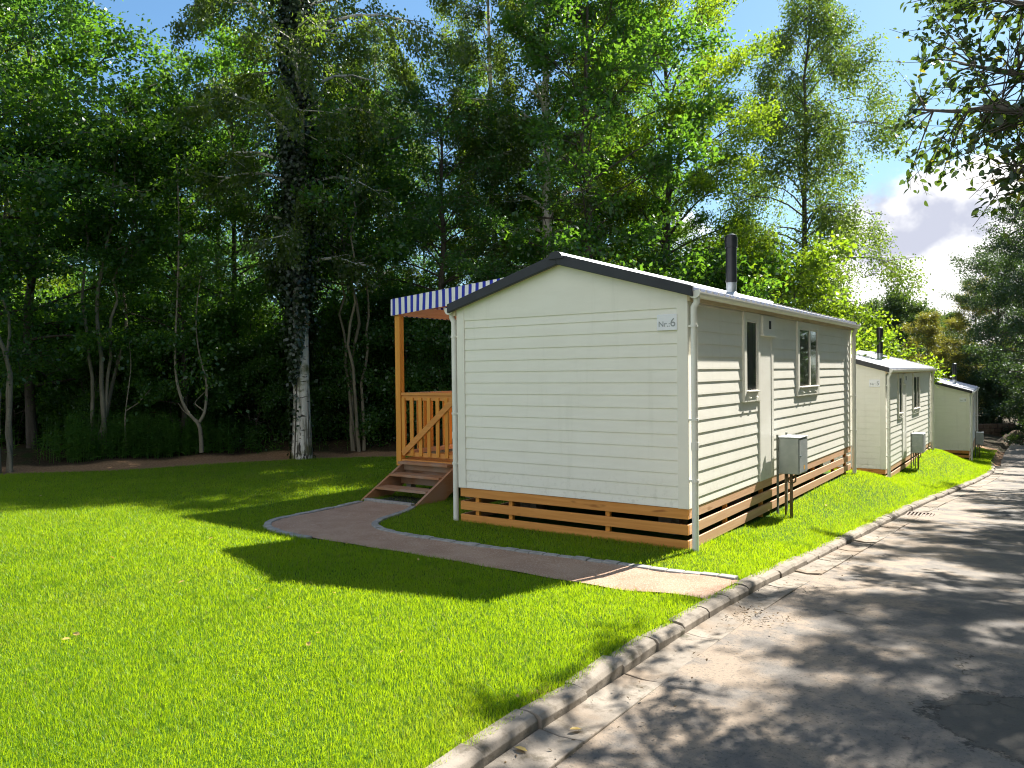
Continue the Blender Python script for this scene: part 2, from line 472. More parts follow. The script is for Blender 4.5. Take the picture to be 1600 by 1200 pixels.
def road_mat():
    m, t = new_mat('worn asphalt')
    oc = t.node('ShaderNodeTexCoord').outputs['Object']
    s = t.sep(oc)
    big = t.noise(oc, 0.55, 5.0, 0.6); mid = t.noise(oc, 3.2, 6.0, 0.62); fine = t.noise(oc, 120.0, 3.0, 0.7); grain = t.noise(oc, 45.0, 4.0, 0.7)
    c = t.mix(t.ss(mid, 0.3, 0.7), (0.142, 0.127, 0.112), (0.205, 0.180, 0.152))
    c = t.mix(t.ss(big, 0.45, 0.65), c, (0.085, 0.081, 0.078))
    # sandy wash towards the kerb and in the hollows
    edge = t.ss(s[0], 3.0, 1.2)
    sand = t.math('MULTIPLY', t.ss(t.math('ADD', mid, t.math('MULTIPLY', edge, 0.16)), 0.52, 0.72), 0.75)
    c = t.mix(sand, c, (0.275, 0.212, 0.152))
    c = t.mix(t.ss(fine, 0.60, 0.75, 0.0, 0.55), c, (0.27, 0.25, 0.22))
    c = t.mix(t.ss(grain, 0.52, 0.68, 0.0, 0.65), c, (0.05, 0.055, 0.05))
    # cracks
    vor = t.node('ShaderNodeTexVoronoi', feature='DISTANCE_TO_EDGE', i_Scale=0.55)
    t.put(vor.inputs['Vector'], t.vmath('ADD', oc, t.comb(t.math('MULTIPLY', mid, 0.9), t.math('MULTIPLY', big, 1.2), 0.0)))
    cr = t.math('MULTIPLY', t.ss(vor.outputs[0], 0.0065, 0.002), t.ss(t.noise(oc, 1.9, 5.0, 0.7), 0.50, 0.62))
    c = t.mix(t.math('MULTIPLY', cr, 0.8), c, (0.035, 0.03, 0.024))
    # a worn-out dark patch by the right-hand edge of the view
    px = t.math('DIVIDE', t.math('SUBTRACT', s[0], 2.86), 0.42); py = t.math('DIVIDE', t.math('SUBTRACT', s[1], -2.88), 0.42)
    dist = t.math('ADD', t.math('SQRT', t.math('ADD', t.math('MULTIPLY', px, px), t.math('MULTIPLY', py, py))), t.math('MULTIPLY', t.math('SUBTRACT', t.noise(oc, 7.0, 6.0, 0.7), 0.5), 1.1))
    patch = t.ss(dist, 1.0, 0.94)
    rim = t.math('MULTIPLY', t.ss(dist, 1.06, 1.0), t.ss(dist, 0.90, 0.97))
    c = t.mix(t.math('MULTIPLY', patch, 0.75), c, (0.075, 0.070, 0.060))
    c = t.mix(t.math('MULTIPLY', t.math('MULTIPLY', rim, t.ss(grain, 0.35, 0.6)), 0.7), c, (0.025, 0.022, 0.02))
    h = t.math('SUBTRACT', t.math('ADD', t.math('MULTIPLY', grain, 0.5), t.math('MULTIPLY', fine, 0.5)), t.math('ADD', t.math('MULTIPLY', cr, 2.0), t.math('MULTIPLY', patch, 0.6)))
    principled(t, c, 0.85, 0.25, 0.0, t.bump(h, 0.7, 0.008))
    return m


def concrete_mat(name, joint=None):
    m, t = new_mat(name)
    oc = t.node('ShaderNodeTexCoord').outputs['Object']
    n1 = t.noise(oc, 2.4, 6.0, 0.6); n2 = t.noise(oc, 11.0, 6.0, 0.65); n3 = t.noise(oc, 90.0, 3.0, 0.7)
    c = t.mix(t.ss(n1, 0.35, 0.68), (0.205, 0.178, 0.146), (0.295, 0.256, 0.21))
    c = t.mix(t.ss(n2, 0.52, 0.72, 0.0, 0.8), c, (0.11, 0.088, 0.062))
    c = t.mix(t.ss(n3, 0.58, 0.75, 0.0, 0.5), c, (0.10, 0.09, 0.075))
    n4 = t.noise(oc, 5.0, 6.0, 0.7)
    c = t.mix(t.ss(n4, 0.50, 0.66, 0.0, 0.75), c, (0.085, 0.072, 0.050))
    c = t.mix(t.ss(t.noise(oc, 3.3, 5.0, 0.7), 0.60, 0.70, 0.0, 0.5), c, (0.06, 0.075, 0.03))
    h = t.math('ADD', t.math('MULTIPLY', n2, 0.6), t.math('MULTIPLY', n3, 0.4))
    if joint:
        sand = t.ss(t.noise(oc, 1.3, 5.0, 0.6), 0.50, 0.62)
        c = t.mix(t.math('MULTIPLY', sand, 0.7), c, (0.22, 0.165, 0.115))
    principled(t, c, 0.9, 0.2, 0.0, t.bump(h, 0.6, 0.008))
    return m
M['road'] = road_mat(); M['concrete'] = concrete_mat('weathered concrete'); M['slab'] = concrete_mat('sandy gutter slab', True)

ROAD_Y = np.concatenate([np.arange(-40, -10, 1.0), np.arange(-10, 30, 0.25), np.arange(30, 45, 1.0)])
def road_z(X, Y):
    kx = K_X(Y)
    z = K_Z(Y) - 0.073 + 0.02 * sstep(X, kx, 3.5)
    return z + 0.008 * np.sin(X * 2.1 + Y * 1.3) * np.sin(Y * .9 - X) * sstep(X, kx + .3, kx + 1.0)
strip('road', ROAD_Y, lambda y: K_X(y) + 0.27, lambda y: np.full_like(y, 6.8), lambda X, Y: road_z(X, Y), M['road'], 26)


def build_kerb():
    # cast kerb stones, each a little out of line with the next
    kb = MB(); y = -13.0; rng = random.Random(3)
    while y < 24.0:
        L = 0.44; g = 0.002 + (0.012 if rng.random() < 0.15 else 0.0)
        dx, dz, tl = rng.uniform(-.010, .010), rng.uniform(-.010, .003), rng.uniform(-.010, .010)
        prof = lambda yy, e: [(K_X(yy) - 0.075 + dx, yy, K_Z(yy) - 0.30), (K_X(yy) + 0.055 + dx, yy, K_Z(yy) - 0.30),
                              (K_X(yy) + 0.050 + dx, yy, K_Z(yy) - 0.024 + dz + e), (K_X(yy) + 0.030 + dx, yy, K_Z(yy) - 0.003 + dz + e),
                              (K_X(yy) - 0.01 + dx, yy, K_Z(yy) + 0.006 + dz + e), (K_X(yy) - 0.075 + dx, yy, K_Z(yy) + 0.004 + dz + e)]
        kb.prism(prof(y + g, tl)[::-1], prof(y + L - g, -tl)[::-1])
        y += L
    tag(kb.build('kerb', M['concrete'], bevel=0.003), kind='structure')
    gb = MB(); y = -13.0
    while y < 24.0:
        L = 0.88; g = 0.006
        if not (6.0 < y + L / 2 < 7.3):
            dz, tl, tr = rng.uniform(-.006, .006), rng.uniform(-.008, .008), rng.uniform(-.006, .006)
            def ring(yy, e):
                z = K_Z(yy) - 0.068 + dz + e
                return [(K_X(yy) + 0.05, yy, z - .2), (K_X(yy) + 0.285 + tr, yy, z - .2), (K_X(yy) + 0.285 + tr, yy, z + .006 + tr), (K_X(yy) + 0.16, yy, z - .004), (K_X(yy) + 0.05, yy, z + .006)]
            gb.prism(ring(y + g, tl)[::-1], ring(y + L - g, -tl)[::-1])
        y += L
    tag(gb.build('gutter_channel', M['slab'], bevel=0.006), kind='structure')
    # plain concrete round the drain
    y0, y1 = 6.367, 7.233
    b = MB(); z = lambda yy: K_Z(yy) - 0.07
    for a, c in ((y0, 6.54), (6.98, y1)):
        b.prism([(K_X(a) + .05, a, z(a) - .2), (K_X(a) + .285, a, z(a) - .2), (K_X(a) + .285, a, z(a)), (K_X(a) + .05, a, z(a))][::-1],
                [(K_X(c) + .05, c, z(c) - .2), (K_X(c) + .285, c, z(c) - .2), (K_X(c) + .285, c, z(c)), (K_X(c) + .05, c, z(c))][::-1])
    tag(b.build('gutter_infill', M['slab']), kind='structure')
    # iron drain grate set in the gutter
    root = empty('drain_grate', (1.14, 6.76, K_Z(6.76) - 0.07))
    tag(root, 'rusty iron drain grate set in the gutter beside the kerb', 'drain grate')
    iron = simple('rusty cast iron', (0.10, 0.07, 0.05), (0.19, 0.15, 0.12), 20.0, 0.7, 0.3, 0.4, bump=0.4)
    b = MB()
    for (x0, x1, yy0, yy1) in ((-.19, .24, -.20, -.165), (-.19, .24, .165, .20), (-.19, -.155, -.165, .165), (.205, .24, -.165, .165)):
        b.box(x0, x1, yy0, yy1, -.06, .012)
    b.build('frame', iron, root, bevel=.004)
    b = MB()
    for k in range(7): x = -.135 + k * .052; b.box(x - .012, x + .012, -.165, .165, -.04, .008)
    b.build('bars', iron, root)
    b = MB(); b.box(-.155, .205, -.165, .165, -.14, -.12); b.build('sump', M['mat'], root)
build_kerb()

# gravel path with its edging
PATH_OUT = [(-5.05, .62), (-4.98, .2), (-4.92, -.25), (-4.92, -.80), (-4.84, -1.18), (-4.58, -1.46), (-4.10, -1.64), (-3.3, -1.70), (-2.5, -1.68), (-1.68, -1.68), (-.93, -1.70), (-.28, -1.71), (.2, -1.72), (.85, -1.75)]
PATH_IN = [(-4.22, .62), (-4.05, .35), (-3.95, .0), (-3.86, -.36), (-3.66, -.72), (-3.33, -.95), (-2.85, -1.04), (-2.02, -1.05), (-1.19, -1.01), (-.53, -.96), (.08, -.95), (.4, -.95), (.6, -.95), (.845, -.96)]


def resample(pts, n):
    p = np.array(pts, float)
    for _ in range(3):      # Chaikin smoothing
        q = np.empty((2 * len(p) - 2, 2)); q[0::2] = .75 * p[:-1] + .25 * p[1:]; q[1::2] = .25 * p[:-1] + .75 * p[1:]
        p = np.vstack([p[:1], q, p[-1:]])
    d = np.concatenate([[0], np.cumsum(np.linalg.norm(np.diff(p, axis=0), axis=1))])
    s = np.linspace(0, d[-1], n)
    return np.stack([np.interp(s, d, p[:, 0]), np.interp(s, d, p[:, 1])], 1), d[-1]
PO, LO = resample(PATH_OUT, 120); PI_, LI = resample(PATH_IN, 120)
PATH_POLY = np.vstack([PO, PI_[::-1]])


def in_poly(X, Y, poly):
    ins = np.zeros(X.shape, bool); n = len(poly); j = n - 1
    for i in range(n):
        xi, yi = poly[i]; xj, yj = poly[j]
        if yi != yj:
            c = ((yi > Y) != (yj > Y)) & (X < (xj - xi) * (Y - yi) / (yj - yi) + xi)
            ins ^= c
        j = i
    return ins


def build_path():
    nc = 10; u = np.linspace(0, 1, nc)
    P = PO[:, None, :] * (1 - u)[None, :, None] + PI_[:, None, :] * u[None, :, None]
    Z = ground_z(P[..., 0], P[..., 1]) + 0.014 + 0.004 * np.sin(P[..., 0] * 9) * np.sin(P[..., 1] * 8)
    i = (np.arange(119)[:, None] * nc + np.arange(nc - 1)[None, :]).ravel()
    me = np_mesh('path', np.concatenate([P, Z[..., None]], 2).reshape(-1, 3), np.stack([i, i + 1, i + 1 + nc, i + nc], 1), True)
    m, t = new_mat('reddish gravel')
    oc = t.node('ShaderNodeTexCoord').outputs['Object']
    n1 = t.noise(oc, 2.5, 5.0, 0.6); n2 = t.noise(oc, 60.0, 3.0, 0.75); n3 = t.noise(oc, 180.0, 2.0, 0.7)
    c = t.mix(t.ss(n1, 0.35, 0.65), (0.40, 0.252, 0.170), (0.48, 0.325, 0.228))
    c = t.mix(t.ss(n2, 0.48, 0.66, 0, .9), c, (0.58, 0.45, 0.36)); c = t.mix(t.ss(n3, 0.55, 0.7, 0, .7), c, (0.15, 0.10, 0.08))
    principled(t, c, 0.95, 0.15, 0.0, t.bump(t.math('ADD', n2, n3), 0.9, 0.012))
    tag(link_mesh('path', me, m), kind='structure')
    b = MB(); rng = random.Random(5)
    def row(line, side, w, i0, i1, L=0.155):
        seg = np.linalg.norm(np.diff(line, axis=0), axis=1); d = np.concatenate([[0], np.cumsum(seg)])
        s = d[i0]
        while s + L < d[i1]:
            e = s + L - 0.007
            def at(q):
                p = np.array([np.interp(q, d, line[:, 0]), np.interp(q, d, line[:, 1])])
                p2 = np.array([np.interp(q + .02, d, line[:, 0]), np.interp(q + .02, d, line[:, 1])])
                p0 = np.array([np.interp(q - .02, d, line[:, 0]), np.interp(q - .02, d, line[:, 1])])
                tv = (p2 - p0) / (np.linalg.norm(p2 - p0) + 1e-9); nv = np.array([-tv[1], tv[0]]) * side
                return p, nv
            dz = rng.uniform(-.004, .004); ww = w + rng.uniform(-.008, .008)
            ra, rb = [], []
            for q, R in ((s, ra), (e, rb)):
                p, nv = at(q)
                z = float(ground_z(p[0], p[1]))
                a, c = p - nv * .01, p + nv * ww
                R += [(a[0], a[1], z - .08), (c[0], c[1], z - .08), (c[0], c[1], z + .027 + dz), (a[0], a[1], z + .027 + dz)]
            b.prism(ra, rb) if side > 0 else b.prism(ra[::-1], rb[::-1])
            s += L
    row(PO, -1, .082, 2, 52); row(PI_, 1, .078, 2, 119)
    b.box(-5.10, -4.2, .585, .66, -.55, -.405)
    tag(b.build('path_edging', M['stone'], bevel=0.008), kind='structure')
build_path()

# ---------------------------------------------------------------- the cabins
CW, CL = 2.86, 7.48            # cabin width and length
RX, RZ, EZ, SLOPE = -1.43, 2.60, 2.165, 0.298   # ridge, eaves


def roof_z(x): return RZ - abs(x - RX) * SLOPE


def lap(b, fn, z_lo, z_hi, pitch, first):
    """lapped boards; fn(z, out) -> (left point, right point)"""
    z = z_lo; e = first
    prev = None
    while z < z_hi - 1e-4:
        z1 = min(z + e, z_hi); e = pitch
        fl, fr = fn(z, 0.0125); gl, gr = fn(z + (z1 - z) * .16, 0.0115); hl, hr = fn(z1 - .004, 0.004); il, ir = fn(z1, 0.004)
        b.add([fl, fr, gr, gl], [(0, 1, 2, 3)]); b.add([gl, gr, hr, hl], [(0, 1, 2, 3)]); b.add([hl, hr, ir, il], [(0, 1, 2, 3)])
        if z1 < z_hi - 1e-4:
            nl, nr = fn(z1, 0.0125); b.add([il, ir, nr, nl], [(0, 1, 2, 3)])
        z = z1
    bl, br = fn(z_lo, 0.0); cl, cr = fn(z_lo, 0.0125); b.add([bl, br, cr, cl], [(0, 1, 2, 3)])


def text_mesh(s, size, depth=0.0015):
    cu = bpy.data.curves.new('lettering', 'FONT'); cu.body = s; cu.size = size; cu.extrude = depth
    o = bpy.data.objects.new('tmp', cu); COL.objects.link(o)
    dg = bpy.context.evaluated_depsgraph_get(); me = bpy.data.meshes.new_from_object(o.evaluated_get(dg))
    bpy.data.objects.remove(o); return me


def make_sign(parent, num):
    b = MB(); b.box(-.30, -.085, -.030, -.0185, 1.765, 1.925)
    s = b.build('number_sign', M['sign'], parent, bevel=.004)
    for body, size, x, z in (('Nr.:', .078, -.284, 1.803), (num, .118, -.158, 1.803)):
        me = text_mesh(body, size); o = link_mesh('lettering', me, M['ink'], s)
        o.rotation_euler = (math.pi / 2, 0, 0); o.location = (x, -.0312, z)
    return s


def make_cabin():
    root = empty('cabin')
    # --- walls: four lapped sides in one skin
    b = MB(); P, F0 = 0.1292, 0.085
    TOP = 1.985
    lap(b, lambda z, o: ((-CW + .09, -o, z), (-.09, -o, z)), 0.0, TOP, P, F0)                # near gable
    lap(b, lambda z, o: ((-.09, CL + o, z), (-CW + .09, CL + o, z)), 0.0, TOP, P, F0)         # far gable
    for (y0, y1) in ((.09, 1.64), (2.80, 3.94), (5.15, CL - .10)):
        lap(b, lambda z, o: ((o, y0, z), (o, y1, z)), 0.0, 2.11, P, F0)
    lap(b, lambda z, o: ((o, 1.64, z), (o, 2.24, z)), 0.0, 0.985, P, F0)
    lap(b, lambda z, o: ((o, 3.94, z), (o, 5.15, z)), 0.0, 0.985, P, F0)
    lap(b, lambda z, o: ((-CW - o, CL - .09, z), (-CW - o, .09, z)), 0.0, 2.11, P, F0)
    # plain gable heads and the inner box
    for y, s in ((-.014, 1), (CL + .014, -1)):
        b.add([(-CW, y, TOP), (0, y, TOP), (0, y, 2.12), (RX, y, 2.545), (-CW, y, 2.12)], [(0, 1, 2, 3, 4)])
        yy = .0 if s > 0 else CL
        b.add([(-CW + .09, yy, TOP), (-.09, yy, TOP), (-.09, y, TOP), (-CW + .09, y, TOP)], [(0, 1, 2, 3)])
    b.box(-CW + .004, -.004, .004, CL - .004, -.004, 2.11)
    b.build('wall', M['siding'], root)
    # --- white corner posts
    for (x0, x1, y0, y1) in ((-.092, .022, -.022, .094), (-CW - .022, -CW + .092, -.022, .094), (-.092, .022, CL - .104, CL + .022), (-CW - .022, -CW + .092, CL - .094, CL + .022)):
        c = MB(); c.box(x0, x1, y0, y1, -.004, 2.135)
        c.build('corner_trim', M['trim'], root, bevel=.006)
    # --- floor frame and skirting boards
    fl = MB(); fl.box(-CW + .05, -.05, .05, CL - .05, -.10, -.006); fl.build('floor_frame', M['wood_y'], root)
    rng = random.Random(11)
    for k, (z0, z1) in enumerate(((-.108, -.006), (-.265, -.163), (-.425, -.320))):
        a = MB(); a.box(-CW - .004, .004, -.004, .022, z0, z1); a.build('skirting_board', M['wood_x'], root, bevel=.003)
        a = MB(); a.box(-.022, .006, .024, CL, z0 + rng.uniform(-.003, .003), z1); a.build('skirting_board', M['wood_y'], root, bevel=.003)
        a = MB(); a.box(-CW - .004, -CW + .022, .024, CL, z0, z1); a.build('skirting_board', M['wood_y'], root, bevel=.003)
    for x in (-2.66, -2.18, -.93):
        a = MB(); a.box(x, x + .05, .026, .07, -.5, -.11); a.build('skirting_post', M['wood_z'], root)
    for y in (1.15, 2.45, 3.75, 5.0, 6.3, 7.2):
        a = MB(); a.box(-.07, -.026, y, y + .05, -.62, -.11); a.build('skirting_post', M['wood_z'], root)
    for x in (-.5, -2.35):
        for y in (.8, 3.0, 5.2, 7.0):
            a = MB(); a.box(x - .12, x + .12, y - .12, y + .12, -.75, -.101); a.build('support_block', M['concrete'], root)
    # --- roof sheets with trapezoid ribs
    b = MB(); ys = []; y = -.07
    while y < CL + .07:
        ys += [(y, 0.0), (y + .095, 0.0), (y + .115, .026), (y + .155, .026), (y + .175, 0.0)]; y += .175
    ys = [(q, h) for q, h in ys if q <= CL + .08]
    for sx in (1, -1):
        xe = RX + sx * 1.545; vs = []
        for q, h in ys: vs += [(RX, q, RZ + h), (xe, q, RZ - 1.545 * SLOPE + h)]
        n = len(ys); fs = [(2 * i, 2 * i + 1, 2 * i + 3, 2 * i + 2) for i in range(n - 1)]
        b.add(vs, fs)
    roof = b.build('roof', M['roof'], root, solid=.008)
    # underside boarding so the roof is closed from below
    b = MB()
    for sx in (1, -1):
        xe = RX + sx * 1.47; ze = RZ - 1.47 * SLOPE
        b.prism([(RX, -.045, RZ - .075), (xe, -.045, ze - .06), (xe, -.045, ze - .015), (RX, -.045, RZ - .015)],
                [(RX, CL + .045, RZ - .075), (xe, CL + .045, ze - .06), (xe, CL + .045, ze - .015), (RX, CL + .045, RZ - .015)])
    b.build('roof_boarding', M['soffit'], root)
    b = MB(); n = 10; ring = lambda yy: [(RX + .085 * math.cos(math.pi * k / n), yy, RZ - .012 + .072 * math.sin(math.pi * k / n)) for k in range(n + 1)]
    b.prism(ring(-.115), ring(CL + .115)); b.build('ridge_cap', M['roof'], roof)
    ring2 = lambda yy: [(RX + .09 * math.cos(math.pi * k / n), yy, RZ - .02 + .084 * math.sin(math.pi * k / n)) for k in range(n + 1)]
    for ya in (-.123, CL + .116):
        b = MB(); b.prism(ring2(ya), ring2(ya + .007)); b.build('ridge_end', M['barge'], roof)
    # --- dark barge boards, two on each gable
    for ya, yb in ((-.105, -.052), (CL + .052, CL + .105)):
        for sx in (1, -1):
            b = MB(); xe = RX + sx * 1.53; ze = RZ - 1.53 * SLOPE
            quad = lambda yy: [(RX, yy, RZ - .078), (xe, yy, ze - .064), (xe, yy, ze + .040), (RX, yy, RZ + .040)]
            b.prism(quad(ya), quad(yb)); b.build('barge_board', M['barge'], root, bevel=.006)
    # --- eaves: soffit, half-round gutter with stop ends, downpipes
    for sx in (1, -1):
        ax = lambda v: v if sx > 0 else -CW - v
        b = MB(); x0, x1 = sorted((ax(.024), ax(.052))); b.box(x0, x1, -.04, CL + .04, 2.045, 2.115); b.build('fascia', M['soffit'], root)
        b = MB(); gx, gz, r, n = ax(.108), 2.128, .056, 12
        oring = lambda yy: [(gx - r * math.cos(math.pi * k / n), yy, gz - r * math.sin(math.pi * k / n)) for k in range(n + 1)]
        iring = lambda yy: [(gx + (r - .006) * math.cos(math.pi * k / n), yy, gz - (r - .006) * math.sin(math.pi * k / n)) for k in range(n + 1)]
        b.prism(oring(-.06) + iring(-.06), oring(CL + .06) + iring(CL + .06))
        for yy in (-.066, CL + .058):
            b.prism([(gx + (r + .004) * math.cos(2 * math.pi * k / 20), yy, gz - .006 + (r + .004) * min(.35, math.sin(2 * math.pi * k / 20))) for k in range(20)],
                    [(gx + (r + .004) * math.cos(2 * math.pi * k / 20), yy + .008, gz - .006 + (r + .004) * min(.35, math.sin(2 * math.pi * k / 20))) for k in range(20)])
        g = b.build('gutter', M['pvc'], root)
        for yy, zb in ((.0, -.44 if sx > 0 else -.41), (CL - .06, -.52)):
            b = MB(); px = ax(.078)
            b.tube([(gx, yy, 2.08), (gx, yy, 2.03), (px, yy, 1.98), (px, yy, zb)], .033, 14)
            dp = b.build('downpipe', M['pvc'], root, smooth=True)
            md = dp.modifiers.new('edges', 'EDGE_SPLIT'); md.split_angle = math.radians(50)
            for z in (1.80, .88, .28):
                b = MB(); x0, x1 = sorted((ax(.02), ax(.05)))
                b.tube([(px, yy, z - .012), (px, yy, z + .012)], .040, 14); b.box(x0, x1, yy - .01, yy + .01, z - .01, z + .01)
                b.build('pipe_bracket', M['pvc'], dp)
            b = MB(); b.tube([(px, yy, .58), (px, yy, .66)], .0375, 14); b.build('pipe_socket', M['pvc'], dp)
    # --- windows on the road side
    def window(y0, y1, z0, z1, panes):
        fb = MB(); w = .085
        for (a0, a1, c0, c1) in ((y0, y0 + w, z0, z1), (y1 - w, y1, z0, z1), (y0 + w, y1 - w, z1 - w, z1), (y0 + w, y1 - w, z0, z0 + .11)):
            fb.box(-.002, .036, a0, a1, c0, c1)
        root_w = fb.build('window', M['trim'], root, bevel=.005)
        sb = MB(); gw = .03
        edges = [y0 + w] + [p for p in panes] + [y1 - w]
        for a0, a1 in zip(edges[:-1], edges[1:]):
            for (q0, q1, c0, c1) in ((a0, a0 + gw, z0 + .11, z1 - w), (a1 - gw, a1, z0 + .11, z1 - w), (a0 + gw, a1 - gw, z1 - w - gw, z1 - w), (a0 + gw, a1 - gw, z0 + .11, z0 + .11 + gw)):
                sb.box(.0, .030, q0 + .001, q1 - .001, c0 + .001, c1 - .001)
        sb.box(.0, .060, y0 + w, y1 - w, z0 + .118, z0 + .134)
        sb.build('frame', M['trim'], root_w, bevel=.003)
        for k, (a0, a1) in enumerate(zip(edges[:-1], edges[1:])):
            q = MB(); q.add([(.018, a0 + gw - .004, z0 + .106 + gw), (.018, a1 - gw + .004, z0 + .106 + gw), (.018, a1 - gw + .004, z1 - w - gw + .004), (.018, a0 + gw - .004, z1 - w - gw + .004)], [(0, 1, 2, 3)])
            q.build('pane', M['mirror'] if k == 1 else M['glass'], root_w)
            if k == 0:
                q = MB(); n = 40
                yy = [a0 + gw + (a1 - a0 - 2 * gw) * i / n for i in range(n + 1)]
                vs = []
                for i, v in enumerate(yy): vs += [(.006 + .003 * math.sin(i * 1.9), v, z0 + .11), (.006 + .003 * math.sin(i * 1.9 + .3), v, z1 - w)]
                q.add(vs, [(2 * i, 2 * i + 2, 2 * i + 3, 2 * i + 1) for i in range(n)])
                q.build('curtain', M['blind'], root_w)
        for f in (.28, .72) if len(panes) == 0 else (.2, .48, .76):
            h = MB(); yy = y0 + (y1 - y0) * f
            h.tube([(.036, yy - .02, z0 + .055), (.052, yy - .02, z0 + .05), (.052, yy + .03, z0 + .045), (.036, yy + .03, z0 + .055)], .007, 8)
            h.build('catch', M['trim'], root_w)
    window(1.64, 2.24, .985, 2.04, [])
    window(3.94, 5.15, .985, 2.04, [4.62])
    # --- smooth panel with the vent between the windows
    b = MB(); b.box(0, .024, 2.245, 2.70, -.004, 2.11); b.build('wall_panel', M['siding'], root, bevel=.003)
    b = MB(); b.box(0, .030, 2.705, 2.798, .0, 1.79); b.build('panel_trim', M['trim'], root, bevel=.004)
    b = MB(); b.box(.0, .055, 2.29, 2.795, 1.80, 2.03); b.box(.0, .075, 2.27, 2.81, 1.775, 1.80)
    v = b.build('vent', M['siding'], root, bevel=.005)
    b = MB()
    for k in range(5): b.box(.056, .060, 2.52 + k * .018, 2.53 + k * .018, 1.87, 1.97)
    b.build('grille', M['barge'], v)
    # --- stove pipe
    cx, cyy = -.60, 3.05; zb = roof_z(cx)
    b = MB(); b.tube([(cx, cyy, zb - .05), (cx, cyy, zb + .20)], .066, 20); fp = b.build('flue_base', M['steel'], root, smooth=True)
    fp.modifiers.new('edges', 'EDGE_SPLIT')
    b = MB(); b.tube([(cx, cyy, zb + .19), (cx, cyy, zb + .72)], .072, 20); b.tube([(cx, cyy, zb + .66), (cx, cyy, zb + .80)], .083, 20); b.tube([(cx, cyy, zb + .20), (cx, cyy, zb + .225)], .076, 20)
    fb = b.build('flue_pipe', M['flue'], root, smooth=True); fb.modifiers.new('edges', 'EDGE_SPLIT')
    b = MB(); b.tube([(cx, cyy, zb + .795), (cx, cyy, zb + .825), (cx, cyy, zb + .845)], [.07, .07, .03], 20); b.build('cap', M['flue'], fb)
    b = MB(); b.tube([(cx, cyy, zb - .02), (cx, cyy, zb + .02), (cx, cyy, zb + .06)], [.15, .10, .068], 20); b.build('flashing', M['steel'], fp)
    return root

cabin1 = make_cabin()
cabin2 = copy_tree(cabin1); cabin2.location = (0.0, 10.93, -0.80)
cabin3 = copy_tree(cabin1); cabin3.location = (0.46, 25.3, -1.66); cabin3.rotation_euler = (0, 0, math.radians(2.6))
for c, n, l in ((cabin1, '6', 'nearest cream clad cabin, the one with sign Nr.: 6 and the striped porch'),
                (cabin2, '5', 'middle cream cabin of the row, sunlit roof just past the nearest cabin'),
                (cabin3, '4', 'farthest and smallest looking cream cabin at the end of the row')):
    tag(c, l, 'cabin', 'cream cabins in a row along the road'); make_sign(c, n)


def make_cabinet():
    root = empty('meter_cabinet')
    b = MB(); b.box(.0, .245, .0, .40, .50, .955); body = b.build('housing', M['boxmetal'], root, bevel=.006)
    b = MB(); b.box(.2455, .255, .012, .388, .515, .94); d = b.build('door', M['boxmetal'], root, bevel=.003)
    b = MB(); b.tube([(.255, .05, .73), (.268, .05, .73)], .012, 10); b.build('lock', M['steel'], d)
    b = MB(); b.box(.2552, .2562, .20, .26, .545, .60); b.build('sticker', simple('orange sticker', (.62, .34, .05), (.6, .3, .05)), d)
    b = MB(); b.box(-.01, .262, -.012, .412, .9555, .967); b.build('lid', M['steel'], root, bevel=.003)
    for y in (-.025, .375):
        b = MB(); b.box(-.022, -.0005, y, y + .03, -.15, .995); b.build('post', M['pole'], root)
    for (x, y, r) in ((.07, .05, .013), (.13, .09, .019)):
        b = MB(); b.tube([(x, y, .51), (x, y, -.1)], r, 10); b.build('conduit', M['pipe'], root, smooth=True)
    b = MB(); b.tube([(.09, .05, .51), (.10, .055, .40), (.14, .07, .375), (.18, .09, .40), (.185, .10, .51)], .011, 10); b.build('cable', M['pipe'], root, smooth=True)
    return root

box1 = make_cabinet(); box1.location = (.105, 2.73, -.455)
box2 = copy_tree(box1); box2.location = (.13, 13.8, -1.20)
box3 = copy_tree(box1); box3.location = (.50, 27.6, -2.12); box3.rotation_euler = (0, 0, math.radians(2.6))
for o, l in ((box1, 'grey metal cabinet on posts beside the nearest cabin wall'), (box2, 'grey metal cabinet on posts beside the middle cabin'),
             (box3, 'pale metal cabinet beside the farthest cabin, by the road bend')):
    tag(o, l, 'cabinet', 'metal cabinets along the cabins')


